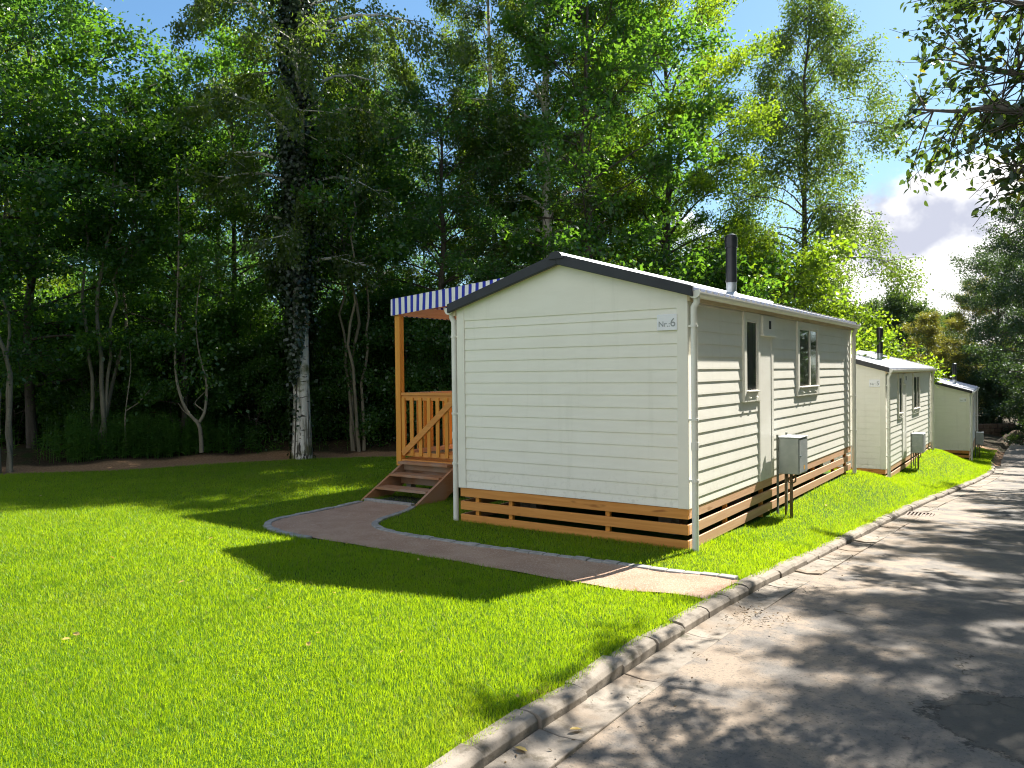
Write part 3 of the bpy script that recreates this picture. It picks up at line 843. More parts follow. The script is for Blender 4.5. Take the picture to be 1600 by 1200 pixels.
def make_porch():
    root = empty('porch', (0, 0, 0))
    tag(root, 'orange larch porch with blue and white striped awning on the nearest cabin', 'porch')
    X0, X1, Y0, Y1 = -5.36, -2.90, 1.56, 5.2
    b = MB(); y = Y0
    while y < Y1 - .05: b.box(X0, X1, y, y + .135, .022, .050); y += .142
    b.build('deck', M['wood_x'], root)
    b = MB()
    b.box(X0, X1, Y0 + .01, Y0 + .05, -.16, .020); b.box(X0, X1, Y1 - .06, Y1 - .02, -.16, .020); b.box(X0, X0 + .04, Y0 + .052, Y1 - .062, -.16, .020); b.box(X1 - .04, X1, Y0 + .052, Y1 - .062, -.16, .020)
    b.build('deck_frame', M['wood_worn'], root)
    for x in (X0 + .1, -4.1, X1 - .15):
        for y in (1.75, 3.4, 5.05):
            b = MB(); b.box(x - .05, x + .05, y - .05, y + .05, -.75, -.162); b.build('footing', M['concrete'], root)
    P = .098
    for (x, y) in ((X0, Y0 + .0), (X0, 3.4), (X0, Y1 - P)):
        b = MB(); b.box(x - .012, x + P - .012, y - .012, y + P - .012, -.05, 2.262); b.build('post', M['wood_z'], root, bevel=.004)
    b = MB(); b.box(X0 + .002, X0 + .062, Y0 - .04, Y1 + .1, 2.263, 2.41); b.build('beam', M['wood_y'], root, bevel=.003)
    b = MB(); b.box(X1 - .10, X1 - .04, Y0 - .04, Y1 + .1, 2.44, 2.59); b.build('beam', M['wood_y'], root, bevel=.003)
    for y in (Y0 + .02, 2.45, 3.4, 4.3, Y1 - .06):
        b = MB(); b.bar((X0 - .03, y, 2.455), (X1, y, 2.640), .05, .075); b.build('rafter', M['wood_x'], root)
    # awning: canvas on top, a hanging valance in front, at the side and at the back
    zt = lambda x: 2.505 + (x + 5.40) * .077
    t = .006
    xs = np.linspace(-5.40, -2.88, 24); b = MB()
    yb, ye = Y0 - .06, Y1 + .13
    for a, c in zip(xs[:-1], xs[1:]):
        b.prism([(a, yb, zt(a)), (c, yb, zt(c)), (c, yb, zt(c) + t), (a, yb, zt(a) + t)], [(a, ye, zt(a)), (c, ye, zt(c)), (c, ye, zt(c) + t), (a, ye, zt(a) + t)])
    aw = b.build('awning', M['stripe_x'], root)
    for yy in (yb, ye):
        b = MB()
        for a, c in zip(xs[:-1], xs[1:]):
            w = lambda v: .010 * math.sin(v * 7.0)
            b.prism([(a, yy - .004 + w(a), zt(a) - .245), (c, yy - .004 + w(c), zt(c) - .245), (c, yy + .002, zt(c)), (a, yy + .002, zt(a))],
                    [(a, yy + w(a), zt(a) - .245), (c, yy + w(c), zt(c) - .245), (c, yy + .006, zt(c)), (a, yy + .006, zt(a))])
        b.build('valance', M['stripe_x'], aw)
    b = MB()
    for a, c in zip(np.linspace(yb, ye, 30)[:-1], np.linspace(yb, ye, 30)[1:]):
        b.prism([(-5.404, a, 2.257), (-5.404, c, 2.257), (-5.404, c, 2.502), (-5.404, a, 2.502)], [(-5.400, a, 2.257), (-5.400, c, 2.257), (-5.400, c, 2.502), (-5.400, a, 2.502)])
    b.build('valance', M['stripe_y'], aw)
    # gate at the head of the steps
    g0, g1, gy = X0 + P - .012 + .006, -4.16, Y0 + .012
    gate = MB(); gate.box(g0, g1, gy - .014, gy + .046, 1.035, 1.075); gate.box(g0, g1, gy + .003, gy + .030, .955, 1.034); gate.box(g0, g1, gy + .003, gy + .03, .10, .165); gate.box(g0 + .001, g0 + .04, gy + .004, gy + .029, .16, .96); gate.box(g1 - .04, g1 - .001, gy + .004, gy + .029, .16, .96)
    gate = gate.build('gate', M['wood_x'], root, bevel=.003)
    n = 7
    for k in range(n):
        x = g0 + .012 + k * (g1 - g0 - .085) / (n - 1)
        b = MB(); b.box(x, x + .062, gy - .018, gy + .0025, .115, 1.0); b.build('baluster', M['wood_z'], gate, bevel=.002)
    b = MB(); b.bar((g0 + .04, gy - .031, .14), (g1 - .03, gy - .031, .985), .02, .088, up=(0, 0, 1)); b.build('brace', M['wood_x'], gate, bevel=.002)
    # fixed rails
    def rail(p0, p1, axis):
        L = p1 - p0
        tb = MB()
        if axis == 'y':
            x = X0 + .02; tb.box(x - .02, x + .05, p0, p1, 1.03, 1.07); tb.box(x, x + .03, p0, p1, .95, 1.029); tb.box(x, x + .03, p0, p1, .10, .17)
        else:
            yy = axis; tb.box(p0, p1, yy - .02, yy + .05, 1.03, 1.07); tb.box(p0, p1, yy, yy + .03, .95, 1.029); tb.box(p0, p1, yy, yy + .03, .10, .17)
        r = tb.build('rail', M['wood_y'] if axis == 'y' else M['wood_x'], root, bevel=.003)
        n = int(L / .15)
        for k in range(n):
            q = p0 + .04 + k * (L - .14) / max(1, n - 1); bb = MB()
            if axis == 'y': bb.box(x - .02, x - .0005, q, q + .062, .11, 1.0)
            else: bb.box(q, q + .062, yy - .02, yy - .0005, .11, 1.0)
            bb.build('baluster', M['wood_z'], r)
    rail(Y0 + .09, 3.388, 'y'); rail(3.488, Y1 - P - .012, 'y'); rail(X0 + .1, X1 - .02, Y1 - .07); rail(-4.08, X1 - .02, Y0 + .012)
    b = MB(); b.box(-4.155, -4.085, Y0 - .012, Y0 + .06, -.05, 1.08); b.build('post', M['wood_z'], root, bevel=.004)
    return root
make_porch()


def make_steps():
    root = empty('wooden_steps', (-4.72, 1.1, -.45))
    tag(root, 'worn reddish wooden steps up to the porch gate of the nearest cabin', 'steps')
    o = Vector((-4.72, 1.1, -.45))
    def put(b, name, m, bevel=.003): b.v = [(p[0] - o.x, p[1] - o.y, p[2] - o.z) for p in b.v]; return b.build(name, m, root, bevel=bevel)
    for x in (-5.235, -4.215):
        poly = lambda xx: [(xx, 1.553, .02), (xx, 1.553, -.30), (xx, .98, -.60), (xx, .60, -.60), (xx, .60, -.472)]
        b = MB(); b.prism(poly(x), poly(x + .042)); put(b, 'stringer', M['wood_stringer'])
    for y, z in ((1.19, -.125), (.905, -.285)):
        for k in (0, 1):
            b = MB(); b.box(-5.19, -4.218, y + k * .128, y + k * .128 + .122, z - .036, z); put(b, 'tread', M['wood_worn'])
    b = MB(); b.box(-5.19, -4.218, 1.45, 1.475, -.30, -.16); put(b, 'riser', M['wood_worn'])
    b = MB(); b.box(-5.19, -4.218, 1.38, 1.552, .0, .035); put(b, 'tread', M['wood_worn'])
    b = MB(); b.box(-5.19, -4.218, 1.515, 1.550, -.10, -.003); put(b, 'riser', M['wood_worn'])
M['wood_stringer'] = wood_mat('worn stringer board', (0.33, 0.15, 0.065), (0.40, 0.20, 0.095), (0.17, 0.07, 0.03), 1, (0.36, 0.22, 0.15))
make_steps()
b = MB(); b.box(-4.98, -4.28, .68, 1.16, -.447, -.432)
tag(b.build('door_mat', M['mat'], bevel=.004), 'black rubber mat at the foot of the wooden steps', 'door mat')

# ---------------------------------------------------------------- vegetation
SA, CA = math.sin(HEAD), math.cos(HEAD)


def spot(px, depth):
    """ground point seen in column px of the survey photo at a given distance"""
    t = (px - 800.0) / 1212.0
    return CAM_POS[0] + depth * (CA * t - SA), CAM_POS[1] + depth * (SA * t + CA)


def gz(x, y): return float(ground_z(x, y))


class Wood:
    def __init__(self): self.V = []; self.F = []; self.n = 0
    def tube(self, pts, rad, sides):
        pts = np.asarray(pts, float); m = len(pts)
        d = np.gradient(pts, axis=0); d /= np.linalg.norm(d, axis=1)[:, None] + 1e-9
        ref = np.array([0, 0, 1.0]) if abs(d[0][2]) < .85 else np.array([1.0, 0, 0])
        s = np.cross(d, ref); s /= np.linalg.norm(s, axis=1)[:, None] + 1e-9; u = np.cross(s, d)
        a = np.arange(sides) * 2 * np.pi / sides
        ring = pts[:, None, :] + (s[:, None, :] * np.cos(a)[None, :, None] + u[:, None, :] * np.sin(a)[None, :, None]) * np.asarray(rad)[:, None, None]
        i = np.arange(m - 1)[:, None] * sides; k = np.arange(sides)[None, :]; k2 = (k + 1) % sides
        F = np.stack([i + k, i + k2, i + sides + k2, i + sides + k], 2).reshape(-1, 4) + self.n
        self.V.append(ring.reshape(-1, 3)); self.F.append(F); self.n += m * sides
    def mesh(self, name): return np_mesh(name, np.concatenate(self.V), np.concatenate(self.F), True)


def leaf_verts(P, A, N, L, W, fold=0.25):
    """pointed leaves: P base points, A axes, N normals, L lengths, W widths -> vertices and quads"""
    A = A / (np.linalg.norm(A, axis=1)[:, None] + 1e-9)
    N = N - A * (N * A).sum(1)[:, None]; N /= np.linalg.norm(N, axis=1)[:, None] + 1e-9
    S = np.cross(A, N); n = len(P)
    L = L[:, None]; W = W[:, None]
    V = np.empty((n, 4, 3))
    V[:, 0] = P; V[:, 1] = P + A * L * .45 + S * W * .5 + N * W * fold; V[:, 2] = P + A * L; V[:, 3] = P + A * L * .45 - S * W * .5 + N * W * fold
    return V.reshape(-1, 3), np.arange(n * 4).reshape(n, 4)


def leaf_oval(P, A, N, L, W, fold=0.18):
    """rounder leaves for boughs seen close by"""
    A = A / (np.linalg.norm(A, axis=1)[:, None] + 1e-9)
    N = N - A * (N * A).sum(1)[:, None]; N /= np.linalg.norm(N, axis=1)[:, None] + 1e-9
    S = np.cross(A, N); n = len(P); L = L[:, None]; W = W[:, None]
    V = np.empty((n, 8, 3))
    for k, (l, w) in enumerate(((0, 0), (.22, .38), (.52, .5), (.82, .28), (1.0, 0), (.82, -.28), (.52, -.5), (.22, -.38))):
        V[:, k] = P + A * L * l + S * W * w + N * (W * abs(w) * fold * 2 - L * l * l * .12)
    return V.reshape(-1, 3), (np.arange(n)[:, None] * 8 + np.array([[0, 1, 2, 3, 4, 5, 6, 7]]))


def leaves_on(twigs, n, rng, size, aspect=.62, spread=.12, hang=0.0, up=.7, down=0.0, density_pow=1.0, fn=None):
    """twigs: list of (start, end); leaves scattered along them"""
    T = np.array([np.concatenate([a, b]) for a, b in twigs]); A0, B0 = T[:, :3], T[:, 3:]
    ln = np.linalg.norm(B0 - A0, axis=1) ** density_pow
    w = ln * rng.uniform(.25, 1.75, len(ln)); idx = rng.choice(len(ln), n, p=w / w.sum())
    t = rng.random(n) ** .8
    P = A0[idx] + (B0 - A0)[idx] * t[:, None] + rng.normal(0, spread, (n, 3)) * np.array([1, 1, .75])
    if hang: P[:, 2] -= rng.random(n) ** 1.5 * hang
    D = (B0 - A0)[idx]; D /= np.linalg.norm(D, axis=1)[:, None] + 1e-9
    A = D * .6 + rng.normal(0, .7, (n, 3)); A[:, 2] -= down
    N = rng.normal(0, .55, (n, 3)); N[:, 2] += up
    L = size * rng.uniform(.6, 1.25, n)
    return (fn or leaf_verts)(P, A, N, L, L * aspect)


def tree_geo(name, seed, H, base, R, n1, nleaf, size, trunk_r, up0=.5, up1=1.1, droop=.25, n2=6, shape='oval', hang=0.0, down=0.0, spread=.13,
             wander=.12, lean=(0, 0), aspect=.62, stems=1, upn=.7):
    rng = np.random.default_rng(seed)
    w = Wood(); twigs = []
    for st in range(stems):
        zz = np.linspace(0, H * (1 if st == 0 else rng.uniform(.8, 1)), 16); tt = zz / H
        wob = np.cumsum(rng.normal(0, wander, (16, 2)), axis=0) * tt[:, None] ** .5
        a = st * 2.4 + rng.uniform(0, 1); off = (0 if stems == 1 else .12); sp = (0 if stems == 1 else H * .10)
        tr = np.stack([off * np.cos(a) + sp * np.cos(a) * tt + wob[:, 0] * .3 + lean[0] * tt * H, off * np.sin(a) + sp * np.sin(a) * tt + wob[:, 1] * .3 + lean[1] * tt * H, zz], 1)
        rad = trunk_r * ((1 - tt) ** .8 * .93 + .05) * (1 if st == 0 else rng.uniform(.7, 1)); rad[0] *= 1.28; tr[0, 2] = -.35
        w.tube(tr, rad, 12 if trunk_r > .08 else 8)
        nb = n1 // stems
        for i in range(nb):
            u = base + (1 - base) * (i + rng.random()) / nb * .98
            p = np.array([np.interp(u, tt, tr[:, k]) for k in range(3)])
            v = (u - base) / (1 - base)
            if shape == 'oval': s = math.sin(math.pi * (v * .82 + .13)) ** .7
            elif shape == 'cone': s = (1 - v) ** .75 * .95 + .08
            elif shape == 'dome': s = math.sqrt(max(0.02, 1 - v ** 2.2))
            else: s = .55 + .45 * math.sin(math.pi * v)
            Lb = R * s * rng.uniform(.68, 1.18); az = i * 2.399 + rng.normal(0, .35); el = up0 + (up1 - up0) * v + rng.normal(0, .13)
            dr = np.array([math.cos(az) * math.cos(el), math.sin(az) * math.cos(el), math.sin(el)])
            q = np.linspace(0, 1, 6)
            side = np.array([-math.sin(az), math.cos(az), 0]) * rng.normal(0, .12)
            B = p + dr * (q * Lb)[:, None] + side * (q ** 2 * Lb)[:, None]; B[:, 2] -= droop * Lb * q ** 2
            r0 = np.interp(u, tt, rad) * .42; w.tube(B, np.maximum(r0 * (1 - q * .9), .004), 5)
            twigs.append((B[3], B[5] + (B[5] - B[4]) * .3))
            for j in range(n2):
                g = rng.uniform(.28, 1.0); o = np.array([np.interp(g, q, B[:, k]) for k in range(3)])
                az2 = az + rng.choice([-1, 1]) * rng.uniform(.35, 1.25); el2 = el * .5 + rng.normal(0, .35)
                L2 = Lb * rng.uniform(.22, .48) * (1.15 - g * .45)
                e = o + np.array([math.cos(az2) * math.cos(el2), math.sin(az2) * math.cos(el2), math.sin(el2)]) * L2; e[2] -= droop * L2 * .8
                m = (o + e) / 2 + rng.normal(0, .04 * L2, 3)
                w.tube([o, m, e], np.array([.011, .008, .004]) * (.6 + H / 20), 3); twigs.append((o * .6 + e * .4, e + (e - m) * .25))
        twigs.append((tr[-3], tr[-1] + np.array([0, 0, .3])))
    V, F = leaves_on(twigs, nleaf, rng, size, aspect, spread, hang, upn, down)
    return w.mesh(name + ' wood'), np_mesh(name + ' leaves', V, F)


LEAF = {
    'birch': leaf_mat('birch leaves', (.030, .055, .014), (.065, .10, .022), (.12, .24, .018), (.31, .43, .03), .48, .035),
    'lime': leaf_mat('lime green leaves', (.035, .075, .012), (.08, .135, .02), (.20, .38, .012), (.44, .58, .02), .52, .03),
    'broad': leaf_mat('mid green leaves', (.024, .070, .018), (.052, .120, .028), (.11, .29, .015), (.25, .46, .025), .48, .03),
    'dark': leaf_mat('dark green leaves', (.022, .066, .020), (.046, .110, .030), (.085, .24, .02), (.17, .36, .035), .48, .03),
    'beech': leaf_mat('beech leaves', (.020, .045, .014), (.045, .080, .020), (.06, .12, .015), (.15, .23, .02), .42, .04, (.42, .38, .03)),
    'far': leaf_mat('distant leaves', (.026, .058, .022), (.055, .095, .028), (.08, .15, .02), (.16, .25, .03), .40, .03),
    'gold': leaf_mat('yellowish leaves', (.085, .090, .016), (.14, .13, .022), (.24, .25, .02), (.36, .33, .03), .45, .05),
    'ivy': leaf_mat('ivy leaves', (.014, .030, .010), (.030, .055, .016), (.03, .07, .01), (.08, .13, .02), .3, .05),
    'weed': leaf_mat('weed leaves', (.050, .135, .026), (.080, .18, .036), (.14, .34, .02), (.22, .42, .03), .42, .02),
}
LEAF['shade'] = leaf_mat('shaded leaves', (.013, .034, .014), (.030, .062, .020), (.04, .09, .012), (.10, .17, .02), .35, .04)  # darker leaf colour with the shade side of the bend trees painted in
BARK = {
    'birch': bark_mat('birch bark', (.50, .47, .41), (.66, .63, .56), (.045, .040, .035), True),
    'dark': bark_mat('dark bark', (.060, .050, .038), (.11, .095, .075), (.03, .026, .02)),
    'pale': bark_mat('pale grey bark', (.14, .125, .09), (.23, .205, .15), (.07, .06, .042)),
}
PROTO = {}


def proto(key, leaf, bark, *a, **k): PROTO[key] = (tree_geo(key, *a, **k), leaf, bark)


#      key        leaf     bark    seed  H   base  R   n1  nleaf size trunk
proto('birch_a', 'birch', 'birch', 11, 16.5, .24, 3.4, 50, 82000, .082, .20, up0=.55, up1=1.15, droop=.55, n2=7, shape='oval', hang=.55, down=.9, spread=.085)
proto('birch_b', 'birch', 'birch', 12, 15.5, .20, 2.9, 50, 56000, .080, .13, up0=.7, up1=1.2, droop=.5, n2=6, shape='oval', hang=.5, down=.8, spread=.08, wander=.2)
proto('birch_c', 'birch', 'dark', 27, 15.5, .06, 3.3, 96, 100000, .085, .12, up0=.45, up1=1.2, droop=.6, n2=6, shape='oval', hang=.8, down=.9, spread=.12, wander=.22)
proto('lime', 'lime', 'dark', 13, 15.0, .12, 3.4, 58, 66000, .095, .15, up0=.35, up1=1.15, droop=.15, n2=7, shape='oval', spread=.17, wander=.2)
proto('maple', 'broad', 'dark', 14, 11.5, .10, 3.0, 46, 40000, .108, .11, up0=.25, up1=1.1, droop=.15, n2=7, shape='oval', spread=.16, wander=.25)
proto('dark_tree', 'dark', 'dark', 15, 13.0, .14, 3.6, 54, 40000, .115, .17, up0=.15, up1=1.05, droop=.2, n2=7, shape='oval', spread=.2, wander=.2)
proto('beech', 'beech', 'dark', 16, 12.0, .20, 3.2, 44, 37000, .10, .20, up0=.15, up1=1.0, droop=.12, n2=7, shape='oval', spread=.085, wander=.15)
proto('hazel', 'broad', 'pale', 17, 7.5, .52, 2.0, 40, 9500, .12, .055, up0=.5, up1=1.1, droop=.2, n2=5, shape='oval', spread=.17, wander=.35, stems=4)
proto('bush', 'broad', 'dark', 18, 3.6, .05, 1.7, 40, 17000, .095, .035, up0=.3, up1=1.1, droop=.3, n2=6, shape='dome', spread=.14, wander=.2, stems=3)
proto('bright_bush', 'lime', 'dark', 19, 4.5, .06, 2.0, 40, 17000, .11, .04, up0=.3, up1=1.1, droop=.25, n2=6, shape='dome', spread=.16, wander=.2, stems=3)
proto('gold_tree', 'gold', 'pale', 20, 9.0, .10, 2.6, 44, 26000, .12, .10, up0=.5, up1=1.2, droop=.25, n2=6, shape='oval', spread=.18)
proto('far_tree', 'far', 'dark', 21, 13.0, .10, 5.0, 60, 30000, .26, .22, up0=.15, up1=1.1, droop=.1, n2=7, shape='dome', spread=.35)


def plant_tree(key, name, x, y, label, cat='tree', group=None, s=1.0, rz=0.0, sz=None, dz=0.0, leaf=None):
    (wm, lm), lf, bk = PROTO[key]
    root = empty(name, (x, y, gz(x, y) + dz), rz); root.scale = (s, s, sz or s)
    tag(root, label, cat, group)
    if leaf and leaf != lf: lm = lm.copy(); lm.materials.clear(); lf = leaf
    link_mesh('trunk', wm, BARK[bk], root); link_mesh('crown', lm, LEAF[lf], root)
    return root


TREES = [
    # key, name, px, depth, scale, turn, label, leaf
    ('birch_a', 'birch_tree', 470, 18.2, 1.05, 0.4, 'stout birch with a white flaking foot and an ivy-clad trunk, left of the porch', None),
    ('birch_b', 'birch_tree', 776, 22.5, 1.0, 1.1, 'slender pale-stemmed birch just left of the nearest cabin ridge', None),
    ('birch_a', 'birch_tree', 858, 21.5, .95, 2.6, 'tall birch straight behind the ridge of the nearest cabin', None),
    ('maple', 'broadleaf_tree', 914, 20.0, 1.15, .3, 'dark-stemmed tree with a rising right-hand limb behind the nearest cabin roof', None),
    ('lime', 'broadleaf_tree', 1040, 22.5, .98, 2.0, 'tall tree with the brightest yellow-green sunlit crown, behind the nearest cabin roof', None),
    ('lime', 'broadleaf_tree', 985, 26.0, .96, 4.0, 'second bright green tree, in the gap just left of the brightest crown', 'broad'),
    ('birch_c', 'birch_tree', 1256, 26.5, 1.04, 3.0, 'airy solitary birch in front of open sky, right of the black stove pipe', None),
    ('bright_bush', 'shrub', 1180, 21.0, 1.25, .5, 'sunlit yellow-green shrub behind the stove pipe of the nearest cabin', None),
    ('bright_bush', 'shrub', 1110, 19.5, 1.15, 1.5, 'green shrub behind the roof slope left of the stove pipe', 'broad'),
    ('bright_bush', 'shrub', 1330, 27.0, 1.1, 2.5, 'sunlit shrub behind the far eave of the nearest cabin', None),
    ('bright_bush', 'shrub', 1290, 24.0, .95, 4.5, 'low bright shrub at the foot of the solitary birch', None),
    ('maple', 'broadleaf_tree', 1170, 30.0, .72, 5.0, 'small round tree in the dip between the bright crown and the solitary birch', 'lime'),
    ('maple', 'broadleaf_tree', 50, 18.5, 1.1, .9, 'leafy tree at the left edge with a sunlit top', None),
    ('dark_tree', 'broadleaf_tree', -80, 16.0, .9, 1.9, 'dark tree cut by the left edge of the view', None),
    ('hazel', 'hazel_tree', 148, 17.4, 1.08, .5, 'clump of pale thin stems at the wood edge left of the weeds', None),
    ('hazel', 'hazel_tree', 5, 15.6, 1.0, 2.1, 'pale-stemmed clump leaning in from the left edge', None),
    ('maple', 'broadleaf_tree', 285, 19.0, .76, 3.6, 'layered maple-like tree above the weed patch', None),
    ('maple', 'broadleaf_tree', 375, 21.0, .92, 5.2, 'green tree just left of the stout birch', None),
    ('hazel', 'hazel_tree', 560, 19.5, 1.05, 4.0, 'thin pale saplings between the stout birch and the porch', None),
    ('birch_a', 'birch_tree', 600, 25.0, .8, 5.0, 'feathery birch above the striped awning', None),
    ('dark_tree', 'broadleaf_tree', 690, 20.5, .72, .0, 'dark tree right behind the striped awning', None),
    ('dark_tree', 'broadleaf_tree', 205, 25.0, .72, 2.4, 'dark tall tree behind the pale stem clump', None),
    ('dark_tree', 'broadleaf_tree', 350, 27.0, .80, 3.1, 'dark tall tree behind the weed patch', None),
    ('dark_tree', 'broadleaf_tree', 545, 25.0, .85, 4.2, 'dark tree behind the saplings beside the porch', None),
    ('lime', 'broadleaf_tree', 30, 26.0, .90, 5.5, 'tall yellow-green topped tree at the upper left', None),
    ('dark_tree', 'broadleaf_tree', 800, 27.0, .8, 1.2, 'dark tree deep behind the cabin ridge', None),
    ('dark_tree', 'broadleaf_tree', 930, 29.0, .85, 0.7, 'dark tree deep behind the right-hand roof slope', None),
]
for key, name, px, dep, s, rz, label, lf in TREES:
    x, y = spot(px, dep); o = plant_tree(key, name, x, y, label, 'tree' if 'tree' in name else 'shrub', None, s, rz, leaf=lf)
    if key == 'birch_c': o.scale = (1.12, 1.12, 1.04)

# the wood behind: repeats that nothing tells apart
rg = random.Random(21)
for i in range(16):
    px = -170 + i * 82 + rg.uniform(-18, 18); dep = 29 + (i * 7 % 5) * 1.6 + rg.uniform(-.8, .8)
    x, y = spot(px, dep)
    plant_tree(('dark_tree', 'maple', 'dark_tree', 'birch_b')[i % 4], 'wood_tree', x, y, 'tree deep in the shaded wood behind the front row of trees',
               'tree', 'trees deep in the wood', (.62, .72, .58, .6)[i % 4] * rg.uniform(.9, 1.08), rg.uniform(0, 6.28))
for i in range(40):
    if i < 28: px, dep = -90 + i * 30 + rg.uniform(-12, 12), 19.3 + (i % 4) * 1.7 + rg.uniform(-.4, .6)
    else: px, dep = 700 + (i - 28) * 38 + rg.uniform(-10, 10), 19.5 + (i % 3) * 1.6
    x, y = spot(px, dep)
    if x > EDGE_X(y) - 3.0: x = EDGE_X(y) - 3.0 - rg.random()
    plant_tree('bush', 'wood_shrub', x, y, 'dark shrub in the undergrowth at the foot of the wood', 'shrub', 'undergrowth shrubs',
               rg.uniform(.65, 1.1), rg.uniform(0, 6.28))

# far wood: a mass of foliage closing the view between the trunks
def leaf_band(name, pxs, deps, zfun, n, size, leaf, label, cat):
    r = np.random.default_rng(31)
    px = r.uniform(pxs[0], pxs[1], n); d = r.uniform(deps[0], deps[1], n)
    t = (px - 800) / 1212; X = CAM_POS[0] + d * (CA * t - SA); Y = CAM_POS[1] + d * (SA * t + CA)
    g = ground_z(X, Y); top = zfun(px)
    Z = g + (top * r.random(n) ** 1.15)
    c = np.sin(X * 1.9 + Z) * np.cos(Y * 1.7 - Z * 1.3) + r.normal(0, .6, n)
    k = c > -.75
    P = np.stack([X, Y, Z], 1)[k]; m = len(P)
    A = r.normal(0, 1, (m, 3)); N = r.normal(0, .7, (m, 3)); N[:, 2] += .5
    L = size * r.uniform(.6, 1.3, m)
    V, F = leaf_verts(P, A, N, L, L * .7)
    o = link_mesh(name, np_mesh(name, V, F), LEAF[leaf])
    tag(o, label, cat, kind='stuff')
leaf_band('far_wood', (-330, 1230), (34, 44), lambda p: 5.6 + 1.2 * np.sin(p * .021) + 1.0 * np.sin(p * .007 + 1), 100000, .26, 'dark', 'dense dark wood far behind the trunks', 'wood')
leaf_band('undergrowth', (-200, 1130), (20, 26), lambda p: 2.6 + .7 * np.sin(p * .03), 60000, .15, 'dark', 'low dark undergrowth between the trunks', 'undergrowth')
leaf_band('distant_wood', (1150, 1900), (120, 150), lambda p: 10 + 2.0 * np.sin(p * .02) + 1.2 * np.sin(p * .057), 30000, .9, 'far', 'hazy wooded rise on the horizon past the cabins', 'wood')

# ivy on the stout birch
def build_ivy():
    bx, by = spot(470, 18.2); bz = gz(bx, by); r = np.random.default_rng(41)
    n = 26000
    z = np.concatenate([r.uniform(2.7, 11.5, n - 2200), r.uniform(.0, 3.2, 2200)]); a = r.uniform(0, 2 * np.pi, n)
    low = np.arange(n) >= n - 2200
    a[low] = np.pi * .75 + np.pi * .5 * np.sin(z[low] * 1.3) * r.random(2200) + r.normal(0, .7, 2200)
    z = np.where(low, z, 2.0 + (z - 2.0) + .9 * np.sin(a * 2 + 1) * np.clip(1.5 - (z - 2.7), 0, 1)); rr = .20 * (1 - z / 22) + .05 + r.exponential(.15, n) * np.clip((z - 1.6) / 2.5, .12, 1.3)
    P = np.stack([rr * np.cos(a), rr * np.sin(a), z], 1)
    A = np.stack([np.cos(a) * .5, np.sin(a) * .5, -np.ones(n)], 1) + r.normal(0, .4, (n, 3)); N = np.stack([np.cos(a), np.sin(a), .3 * np.ones(n)], 1) + r.normal(0, .35, (n, 3))
    L = r.uniform(.06, .11, n); V, F = leaf_verts(P, A, N, L, L * .9, .15)
    root = empty('ivy', (bx, by, bz)); tag(root, 'dark ivy climbing the trunk of the stout birch', 'ivy')
    link_mesh('foliage', np_mesh('ivy foliage', V, F), LEAF['ivy'], root)
    w = Wood()
    for k in range(4):
        q = np.linspace(0, 1, 14); aa = k * 1.6 + q * 1.2; rad = .185 * (1.25 - .25 * np.clip(q * 4, 0, 1)) * (1 - q * .45) + .01
        w.tube(np.stack([rad * np.cos(aa), rad * np.sin(aa), q * 9 - .1], 1), np.full(14, .014) * (1.1 - q), 5)
    link_mesh('stems', w.mesh('ivy stems'), BARK['dark'], root)
build_ivy()

# a bent sapling in front of the dark wood, and a leafless one beside it
def ray_pt(px, py, d):
    x, y = spot(px, d); return np.array([x, y, CAM_POS[2] + d * (580.0 - py - .0113 * (px - 800)) / 1212.0])


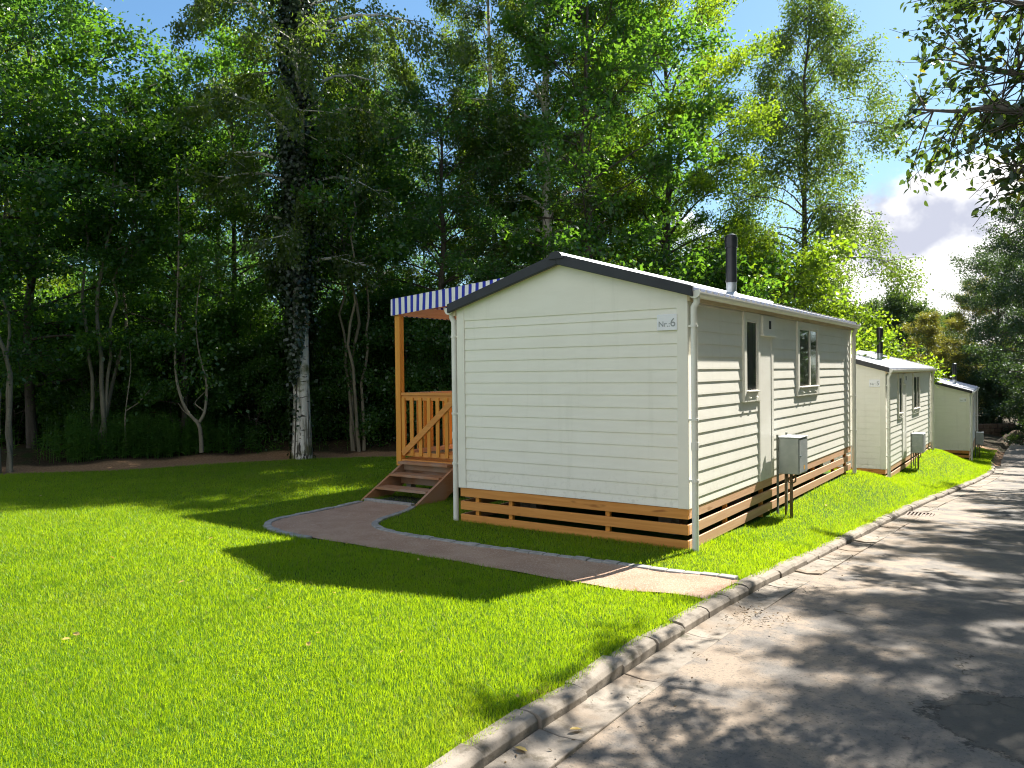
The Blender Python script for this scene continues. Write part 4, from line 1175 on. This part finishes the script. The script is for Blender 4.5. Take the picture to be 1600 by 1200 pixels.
def build_saplings():
    D = 17.5; bx, by = spot(313, D); root = empty('bent_sapling', (bx, by, gz(bx, by))); o = np.array([bx, by, gz(bx, by)])
    tag(root, 'bent sapling whose pale stem forks into a U above the weeds', 'sapling')
    w = Wood()
    def stem(pp, r0, r1, D=D):
        p = np.array([ray_pt(a, b, D + c) for a, b, c in pp]) - o
        s = np.linspace(0, 1, len(p)); q = np.linspace(0, 1, 22)
        P = np.stack([np.interp(q, s, p[:, k]) for k in range(3)], 1)
        for _ in range(3): P[1:-1] = .25 * P[:-2] + .5 * P[1:-1] + .25 * P[2:]
        w.tube(P, r0 + (r1 - r0) * q, 8); return P
    p0 = np.array([0, 0, -.2]) + o
    base = [(313, 705, 0), (313, 675, 0), (311, 657, 0)]
    a1 = stem(base + [(300, 652, 0), (288, 640, -.1), (276, 602, -.1), (272, 566, 0), (277, 510, .1), (281, 434, .2), (286, 330, .2), (282, 240, .3)], .05, .012)
    a2 = stem([(311, 657, 0), (319, 645, 0), (322, 624, .1), (324, 592, .1), (313, 560, .2), (305, 500, .2), (318, 420, .3)], .04, .01)
    stem([(318, 640, 0), (302, 628, .1), (318, 612, .2), (334, 598, .2)], .014, .005); stem([(300, 652, 0), (286, 640, -.2), (278, 628, -.3)], .016, .006)
    link_mesh('trunk', w.mesh('bent sapling'), BARK['pale'], root)
    r = np.random.default_rng(5); tw = [(P[i], P[i] + r.normal(0, .5, 3)) for P in (a1, a2) for i in range(11, 22) for _ in range(3)]
    V, F = leaves_on(tw, 1500, r, .11, spread=.12); link_mesh('crown', np_mesh('bent sapling leaves', V, F), LEAF['broad'], root)
    w = Wood(); D2 = 17.3; bx, by = spot(195, D2); o = np.array([bx, by, gz(bx, by)]); root = empty('bare_sapling', tuple(o))
    tag(root, 'thin forked sapling between the pale stem clump and the bent sapling', 'sapling')
    p1 = stem([(195, 705, 0), (194, 650, 0), (200, 610, 0), (206, 570, .1), (203, 530, .1)], .02, .006, D2); p2 = stem([(196, 640, 0), (215, 628, 0), (238, 603, .2)], .015, .005, D2)
    link_mesh('trunk', w.mesh('bare sapling'), BARK['pale'], root)
    tw = [(P[i], P[i] + r.normal(0, .3, 3)) for P in (p1, p2) for i in range(12, 22)]
    V, F = leaves_on(tw, 260, r, .10, spread=.08); link_mesh('crown', np_mesh('bare sapling leaves', V, F), LEAF['broad'], root)
build_saplings()

# tall weeds along the wood edge
def build_weeds():
    r = np.random.default_rng(51); P_, A_, N_, L_ = [], [], [], []; w = Wood()
    for i in range(520):
        px = r.uniform(100, 440) if i < 430 else r.uniform(-20, 640); d = r.uniform(15.8, 18.0) if i < 430 else r.uniform(16.5, 19)
        x, y = spot(px, d); lim = EDGE_X(y) - 1.5
        if x > lim: x = lim - r.random() * .7
        h = r.uniform(.55, 1.05) * (1 if i < 430 else .55); z0 = gz(x, y); lean = r.normal(0, .08, 2)
        w.tube(np.array([[x, y, z0 - .05], [x + lean[0] * .4, y + lean[1] * .4, z0 + h * .5], [x + lean[0], y + lean[1], z0 + h]]), [.006, .005, .002], 3)
        m = int(34 * h); q = r.uniform(.06, 1.0, m); a = r.uniform(0, 6.28, m)
        P_.append(np.stack([x + lean[0] * q, y + lean[1] * q, z0 + h * q], 1)); A_.append(np.stack([np.cos(a), np.sin(a), r.uniform(-.2, .7, m)], 1)); N_.append(np.stack([r.normal(0, .3, m), r.normal(0, .3, m), np.ones(m)], 1)); L_.append((.15 - .07 * q) * r.uniform(.7, 1.2, m))
    L = np.concatenate(L_); V, F = leaf_verts(np.concatenate(P_), np.concatenate(A_), np.concatenate(N_), L, L * .24, .2)
    o = link_mesh('tall_weeds', np_mesh('weeds', np.concatenate([V, np.concatenate(w.V)]), [F, np.concatenate(w.F) + len(V)]), LEAF['weed'])
    tag(o, 'tall upright green weeds along the foot of the wood', 'weeds', kind='stuff')
build_weeds()

# trees past the far end of the road
FAR = [
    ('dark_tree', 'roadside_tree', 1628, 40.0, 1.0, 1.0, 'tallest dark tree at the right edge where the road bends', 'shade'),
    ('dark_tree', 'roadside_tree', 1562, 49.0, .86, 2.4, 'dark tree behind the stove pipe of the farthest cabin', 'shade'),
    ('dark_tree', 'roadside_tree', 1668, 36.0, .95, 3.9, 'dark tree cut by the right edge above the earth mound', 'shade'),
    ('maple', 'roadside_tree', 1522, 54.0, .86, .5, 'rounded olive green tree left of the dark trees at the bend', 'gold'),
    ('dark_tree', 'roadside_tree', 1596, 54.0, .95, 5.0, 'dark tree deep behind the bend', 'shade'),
    ('gold_tree', 'yellowish_tree', 1452, 50.0, .82, .2, 'yellowish feathery tree above the roof of the farthest cabin', None),
    ('gold_tree', 'yellowish_tree', 1490, 56.0, .84, 2.2, 'second yellowish tree, half hidden by the dark trees at the bend', None),
    ('bright_bush', 'shrub', 1385, 42.0, .80, 1.0, 'yellow-green shrub just right of the middle cabin stove pipe', None),
    ('bright_bush', 'shrub', 1425, 44.0, .85, 2.0, 'yellow-green shrub behind the middle cabin roof edge', None),
    ('bright_bush', 'shrub', 1350, 38.0, .9, 3.0, 'yellow-green shrub behind the ridge of the middle cabin', None),
    ('far_tree', 'distant_tree', 1400, 92.0, 1.06, .3, 'big blue-green tree on the skyline right of the middle cabin stove pipe', None),
    ('far_tree', 'distant_tree', 1440, 104.0, 1.0, 1.7, 'blue-green tree on the skyline left of the yellowish tree', None),
    ('far_tree', 'distant_tree', 1368, 98.0, 1.0, 2.9, 'blue-green skyline tree half hidden behind the solitary birch', None),
    ('far_tree', 'distant_tree', 1480, 108.0, .98, 4.4, 'blue-green skyline tree behind the olive tree', None),
]
for key, name, px, dep, s, rz, label, lf in FAR:
    x, y = spot(px, dep); plant_tree(key, name, x, y, label, 'shrub' if name == 'shrub' else 'tree', None, s, rz, leaf=lf)
for i, (px, dep) in enumerate(((1545, 48), (1578, 48), (1612, 45), (1645, 40), (1528, 51))):
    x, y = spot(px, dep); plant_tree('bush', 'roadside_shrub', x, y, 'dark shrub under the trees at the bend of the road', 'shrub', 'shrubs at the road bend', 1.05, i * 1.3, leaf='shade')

# beeches along the right-hand verge: their crowns shade the road
for i, (x, y, s, rz) in enumerate(((6.0, 4.6, .98, 2.0), (5.8, 9.8, 1.0, 3.7), (5.8, 15.0, 1.0, 5.1), (6.0, 20.5, 1.0, .6), (7.0, 28.5, 1.05, 2.9))):
    plant_tree('beech', 'beech_tree', x, y, 'beech on the right-hand verge, its crown hanging over the road', 'tree', 'beeches along the right-hand verge', s, rz)


def roadside_mass():  # out-of-view foliage added to block skylight on the long wall and road
    r = np.random.default_rng(33); n = 90000
    X = r.uniform(8.5, 13, n); Y = r.uniform(-16, 40, n); Z = ground_z(X, Y) + (8.5 + 1.5 * np.sin(Y * .5)) * r.random(n)
    P = np.stack([X, Y, Z], 1); A = r.normal(0, 1, (n, 3)); N = r.normal(0, .7, (n, 3)); N[:, 2] += .5; L = .24 * r.uniform(.6, 1.3, n)
    V, F = leaf_verts(P, A, N, L, L * .7)
    tag(link_mesh('unseen_roadside_wood', np_mesh('roadside wood', V, F), LEAF['dark']), 'unseen wood added along the right-hand side of the road to cut skylight', 'wood', kind='stuff')
roadside_mass()


def build_overhang():
    x, y = 6.1, -.3
    root = plant_tree('beech', 'beech_tree', x, y, 'beech whose leafy boughs hang into the top right of the view', 'tree', None, 1.0, .4)
    root.name = 'overhanging_beech'
    o = np.array([x, y, gz(x, y)]); c, s = math.cos(-.4), math.sin(-.4); R = np.array([[c, -s, 0], [s, c, 0], [0, 0, 1]])
    r = np.random.default_rng(61); w = Wood(); tw = []
    limbs = [
        ([(6.0, -.2, 3.4)], [(1650, 130, 5.9), (1570, 112, 6.2), (1500, 100, 6.6)], [(1440, 60, 7.6), (1450, 25, 7.8), (1438, 96, 7.8), (1478, 130, 6.6), (1530, 60, 6.4), (1495, 45, 6.6), (1590, 60, 6.1), (1560, 90, 6.2), (1590, 125, 6.0), (1530, 118, 6.3), (1510, 140, 6.5)]),
        ([(6.0, -.2, 2.7)], [(1650, 190, 5.6), (1570, 165, 6.0), (1500, 175, 6.4), (1425, 170, 7.9)], [(1400, 205, 8.1), (1415, 228, 8.0), (1428, 140, 8.1), (1450, 262, 7.0), (1440, 155, 7.9), (1475, 235, 6.7), (1470, 282, 6.8), (1520, 232, 6.3), (1490, 200, 6.6), (1530, 190, 6.3), (1555, 215, 6.1), (1590, 180, 5.8), (1560, 180, 6.1), (1595, 225, 5.8), (1510, 258, 6.4), (1420, 285, 7.8)]),
        ([(6.0, -.2, 4.2)], [(1660, 20, 6.2), (1580, 5, 6.5), (1500, -10, 7.6)], [(1425, 6, 8.2), (1450, 0, 8.0), (1470, 22, 7.0), (1530, 15, 6.8), (1560, 35, 6.6), (1590, 20, 6.5), (1500, 10, 6.9)]),
        ([(6.0, -.2, 2.2)], [(1660, 260, 5.4), (1610, 262, 5.6), (1580, 275, 5.8)], [(1560, 262, 5.9), (1590, 275, 5.7), (1600, 300, 5.6), (1575, 240, 5.8)]),
    ]
    def curve(P, n=24):
        P = np.array(P); q = np.linspace(0, 1, n); k = np.linspace(0, 1, len(P))
        C = np.stack([np.interp(q, k, P[:, i]) for i in range(3)], 1)
        for _ in range(4): C[1:-1] = .25 * C[:-2] + .5 * C[1:-1] + .25 * C[2:]
        return C
    for st, mid, tips in limbs:
        L = curve([np.array(st[0])] + [ray_pt(*m) for m in mid])
        w.tube((L - o) @ R.T, np.linspace(.05, .007, len(L)), 7)
        for k in range(5, 15):
            for _ in range(4):
                b = L[k] + (L[k + 1] - L[k]) * r.random(); e = b + r.normal(0, .30, 3) + np.array([0, 0, -.08])
                w.tube((np.array([b, (b + e) / 2 + r.normal(0, .03, 3), e]) - o) @ R.T, [.007, .005, .002], 3); tw.append((b * .5 + e * .5, e))
        for tp in tips:
            e = ray_pt(*tp); d = np.linalg.norm(L - e, axis=1); k = max(6, int(np.argmin(d + np.maximum(0, (np.arange(len(L)) - 22)) * .2)) - 2)
            b = L[k]; m = (b + e) / 2 + np.array([0, 0, .05]); w.tube((curve([b, m, e], 8) - o) @ R.T, np.linspace(.010, .003, 8), 4)
            tw += [(b * .75 + e * .25, e + (e - b) * .04)] * 3
            for _ in range(5):
                q = r.uniform(.3, 1); p = b + (e - b) * q; t2 = p + r.normal(0, .13, 3) + (e - b) / (np.linalg.norm(e - b) + 1e-6) * .12
                w.tube((np.array([p, t2]) - o) @ R.T, [.004, .002], 3); tw.append((p, t2))
    V, F = leaves_on(tw, 2300, r, .072, aspect=.56, spread=.035, up=.9, density_pow=.6, fn=leaf_oval)
    link_mesh('bough', w.mesh('boughs'), BARK['dark'], root)
    V = (V - o) @ R.T
    link_mesh('bough_leaves', np_mesh('bough leaves', V, F), LEAF['beech'], root)
build_overhang()

# low wall and earth mound at the bend
def build_bend():
    xa, ya = spot(1515, 46); xb, yb = spot(1582, 46.5); z = min(gz(xa, ya), gz(xb, yb))
    b = MB(); d = Vector((xb - xa, yb - ya, 0)).normalized(); nv = Vector((-d.y, d.x, 0)) * .2; L = math.hypot(xb - xa, yb - ya); rng = random.Random(4)
    for row in range(4):
        s = -.2 * (row % 2)
        while s < L:
            l = rng.uniform(.35, .6); p = Vector((xa, ya, 0)) + d * s; q = p + d * (l - .02); e = rng.uniform(-.02, .02)
            z0 = z - .1 + row * .27; z1 = z0 + .255
            b.prism([p - nv * (1 + e) + Vector((0, 0, z0)), p + nv + Vector((0, 0, z0)), p + nv + Vector((0, 0, z1)), p - nv * (1 + e) + Vector((0, 0, z1))],
                    [q - nv * (1 + e) + Vector((0, 0, z0)), q + nv + Vector((0, 0, z0)), q + nv + Vector((0, 0, z1)), q - nv * (1 + e) + Vector((0, 0, z1))]); s += l
    tag(b.build('low_wall', simple('brown rubble stone', (.13, .085, .06), (.20, .14, .10), 3.0, .9, .2, bump=.6, bdist=.02), bevel=.02), 'low brown stone wall under the trees at the road bend', 'wall')
    cx, cyy = spot(1588, 41.5); n, k = 22, 40; r = np.random.default_rng(3); V = []
    for i in range(n):
        q = i / (n - 1)
        for j in range(k):
            a = j * 2 * math.pi / k; R = 1.1 * q * (1 + .15 * math.sin(2 * a) + .08 * math.sin(5 * a)); x, y = cx + R * math.cos(a), cyy + R * math.sin(a) * .9
            V.append((x, y, gz(x, y) + .75 * (math.cos(q * math.pi) * .5 + .5) ** 1.1 - .06 * q + r.normal(0, .018)))
    i = (np.arange(n - 1)[:, None] * k + np.arange(k)[None, :]); i2 = (np.arange(n - 1)[:, None] * k + (np.arange(k)[None, :] + 1) % k)
    F = np.stack([i, i2, i2 + k, i + k], 2).reshape(-1, 4)
    tag(link_mesh('earth_mound', np_mesh('earth mound', np.array(V), F, True), simple('pale earth', (.14, .105, .075), (.20, .155, .11), 5.0, .95, .1, bump=.6, bdist=.03)), 'small heap of pale earth by the road bend', 'earth heap')
build_bend()

# ---------------------------------------------------------------- grass
def grass_mat():
    m, t = new_mat('lawn grass')
    geo = t.node('ShaderNodeNewGeometry'); isl = geo.outputs['Random Per Island']; pos = geo.outputs['Position']
    pn = t.noise(pos, .9, 4.0, .6); pn2 = t.noise(pos, 6.0, 3.0, .6)
    k = t.math('ADD', t.math('MULTIPLY', isl, .5), t.math('ADD', t.ss(pn, .3, .7, 0, .3), t.ss(pn2, .3, .7, 0, .2)))
    c = t.mix(k, (.058, .150, .004), (.122, .225, .005)); tc = t.mix(k, (.31, .50, .006), (.58, .74, .010))
    pn3 = t.noise(pos, .45, 5.0, .65); pn4 = t.noise(pos, 2.6, 4.0, .65)
    thin = t.math('MULTIPLY', t.ss(pn3, .50, .66), t.ss(pn4, .42, .62)); c = t.mix(t.math('MULTIPLY', thin, .45), c, (.10, .125, .020)); tc = t.mix(t.math('MULTIPLY', thin, .45), tc, (.36, .42, .04))
    dark = t.ss(pn4, .44, .34); c = t.mix(t.math('MULTIPLY', dark, .5), c, (.045, .105, .006)); tc = t.mix(t.math('MULTIPLY', dark, .45), tc, (.18, .34, .008))
    dry = t.ss(isl, .962, .97); c = t.mix(dry, c, (.26, .24, .07)); tc = t.mix(dry, tc, (.34, .30, .08))
    d = t.node('ShaderNodeBsdfDiffuse', i_Color=c); tr = t.node('ShaderNodeBsdfTranslucent', i_Color=tc)
    m1 = t.node('ShaderNodeMixShader', i_0=.5); t.l.new(d.outputs[0], m1.inputs[1]); t.l.new(tr.outputs[0], m1.inputs[2])
    g = t.node('ShaderNodeBsdfGlossy', i_Roughness=.5, i_Color=(.9, 1, .8)); m2 = t.node('ShaderNodeMixShader', i_0=.025)
    t.l.new(m1.outputs[0], m2.inputs[1]); t.l.new(g.outputs[0], m2.inputs[2])
    o = t.node('ShaderNodeOutputMaterial'); t.l.new(m2.outputs[0], o.inputs[0]); return m


def build_grass():
    r = np.random.default_rng(71); n = 2700000; q = 1.45; D0, D1 = 2.2, 41.0
    e = 2 - q; d = (D0 ** e + r.random(n) * (D1 ** e - D0 ** e)) ** (1 / e); t = r.uniform(-.86, .86, n)
    X = CAM_POS[0] + d * (CA * t - SA); Y = CAM_POS[1] + d * (SA * t + CA)
    lm = lawn_mask(X, Y)
    keep = (lm > r.normal(0, .05, n)) & ~((X > -CW - .0) & (X < .03) & (Y > .0) & (Y < CL)) & ~((X > -CW) & (X < .0) & (Y > 10.9)) & ~((X < -2.9) & (X > -5.25) & (Y > 1.55) & (Y < 5.2))
    X, Y, d = X[keep], Y[keep], d[keep]
    mg = .03                                     # keep the gravel path clear
    nearp = (Y > -2.1) & (Y < .8) & (X > -5.4)
    P2 = PATH_POLY
    ins = np.zeros(len(X), bool); ins[nearp] = in_poly(X[nearp], Y[nearp], P2)
    # and its edging stones
    edge = np.vstack([PO[:53], PI_])
    idx = np.where(nearp)[0]
    dm = np.full(len(idx), 9.0)
    for p in edge[::2]: dm = np.minimum(dm, np.hypot(X[idx] - p[0], Y[idx] - p[1]))
    ins[idx] |= dm < .085
    X, Y, d = X[~ins], Y[~ins], d[~ins]; n = len(X)
    Z = ground_z(X, Y) - .004
    kd = K_X(Y) - X
    hgt = (.025 + .004 * np.sin(X * 3.1 + 1) * np.sin(Y * 2.7) + r.normal(0, .007, n)) * np.clip(.9 + .05 * d, 1, 1.7)
    hgt *= np.where(kd < .35, 1.2, 1.0); hgt = np.clip(hgt, .015, .11)
    wid = .0023 * np.clip((d / 3.0) ** .75, .9, 5) * r.uniform(.7, 1.3, n)
    a = r.uniform(0, 2 * np.pi, n); ln = np.abs(r.normal(0, .55, n)); la = r.uniform(0, 2 * np.pi, n)
    B = np.stack([X, Y, Z], 1); S = np.stack([np.cos(a), np.sin(a), np.zeros(n)], 1) * wid[:, None] * .5
    Ld = np.stack([np.cos(la) * ln, np.sin(la) * ln, np.ones(n)], 1)
    near = d < 8.5
    Vs, Fs, off = [], [], 0
    i = np.where(near)[0]; m = len(i)
    mid = B[i] + Ld[i] * np.array([.35, .35, .6]) * hgt[i][:, None]; tip = B[i] + Ld[i] * hgt[i][:, None]
    V = np.stack([B[i] - S[i], B[i] + S[i], mid + S[i] * .75, mid - S[i] * .75, tip], 1).reshape(-1, 3); k = np.arange(m)[:, None] * 5
    Q = k + np.array([[0, 1, 2, 3]]); T = k + np.array([[3, 2, 4]]); Vs.append(V); off = len(V)
    j = np.where(~near)[0]; m2 = len(j)
    V2 = np.stack([B[j] - S[j], B[j] + S[j], B[j] + Ld[j] * hgt[j][:, None]], 1).reshape(-1, 3); T2 = off + np.arange(m2)[:, None] * 3 + np.array([[0, 1, 2]])
    me = np_mesh('grass blades', np.concatenate([V, V2]), [Q, np.concatenate([T, T2])])
    tag(link_mesh('lawn_grass', me, grass_mat()), 'short bright green mown grass of the lawn and banks', 'grass', kind='stuff')
    print('grass blades', n)
build_grass()


def build_fallen():
    r = np.random.default_rng(81); pts = [(278, 910), (396, 923), (95, 1000), (112, 992), (492, 990), (476, 1008), (622, 1020), (517, 927), (538, 850), (650, 875), (325, 842),
                                          (415, 950), (803, 1090), (170, 872), (60, 775), (10, 773), (95, 770), (240, 757), (380, 768), (540, 760), (700, 905), (1230, 812), (1290, 790), (230, 818)]
    me = None
    for i, (px, py) in enumerate(pts):
        t = (px - 800) / 1212.0; d = 8.0
        for _ in range(30):
            x, y = CAM_POS[0] + d * (CA * t - SA), CAM_POS[1] + d * (SA * t + CA); d = (CAM_POS[2] - gz(x, y) - .035) * 1212 / (py - 582.5 + .0113 * (px - 800))
        if me is None:
            V = np.array([[0, -.03, 0], [.017, -.010, .006], [.015, .014, .008], [0, .034, .002], [-.016, .012, .007], [-.017, -.012, .005], [0, 0, -.001]]); me = np_mesh('fallen leaf', V, [np.array([[0, 1, 6, 5], [1, 2, 6, 6], [5, 6, 4, 4]])[:1], np.array([[1, 2, 6], [2, 3, 6], [3, 4, 6], [4, 5, 6]])])
        o = link_mesh('fallen_leaf', me, M['yellow_leaf']); o.location = (x, y, gz(x, y) + .032); o.rotation_euler = (r.normal(0, .35), r.normal(0, .35), r.uniform(0, 6.3)); s = r.uniform(.5, .85); o.scale = (s, s, s)
        tag(o, 'small yellow fallen leaf lying in the short grass', 'fallen leaf', 'fallen leaves on the grass')
    for px, py, l in ((895, 1146, 'pale dry leaf on the gutter slab beside the kerb'), (808, 1178, 'pale dry leaf nearest the bottom edge, on the gutter slab')):
        t = (px - 800) / 1212.0; d = 3.6
        for _ in range(20):
            x, y = CAM_POS[0] + d * (CA * t - SA), CAM_POS[1] + d * (SA * t + CA); d = (CAM_POS[2] - float(K_Z(y)) + .06) * 1212 / (py - 582.5 + .0113 * (px - 800))
        o = link_mesh('fallen_leaf', me, M['yellow_leaf']); o.location = (x, y, float(K_Z(y)) - .053); o.rotation_euler = (.1, .15, r.uniform(0, 6)); tag(o, l, 'fallen leaf')
    # bits of twig and dead leaf washed against the broken slab
    m = 420; x = np.where(r.random(m) < .35, 1.16 + r.normal(0, .09, m), r.uniform(1.0, 1.5, m)); y = np.where(r.random(m) < .35, -1.75 + r.normal(0, .16, m), r.uniform(-5, 8, m))
    P = np.stack([x, y, K_Z(y) - .060], 1); A = np.stack([r.normal(0, 1, m), r.normal(0, 1, m), r.uniform(0, .4, m)], 1); N = np.stack([r.normal(0, .3, m), r.normal(0, .3, m), np.ones(m)], 1)
    L = r.uniform(.008, .034, m); V, F = leaf_verts(P, A, N, L, L * r.uniform(.2, .6, m), .2)
    tag(link_mesh('leaf_litter', np_mesh('litter', V, F), simple('dead leaf litter', (.07, .05, .03), (.16, .11, .06), 30.0, .9, .1)), 'brown twigs and dead leaf bits along the gutter', 'leaf litter', kind='stuff')
build_fallen()
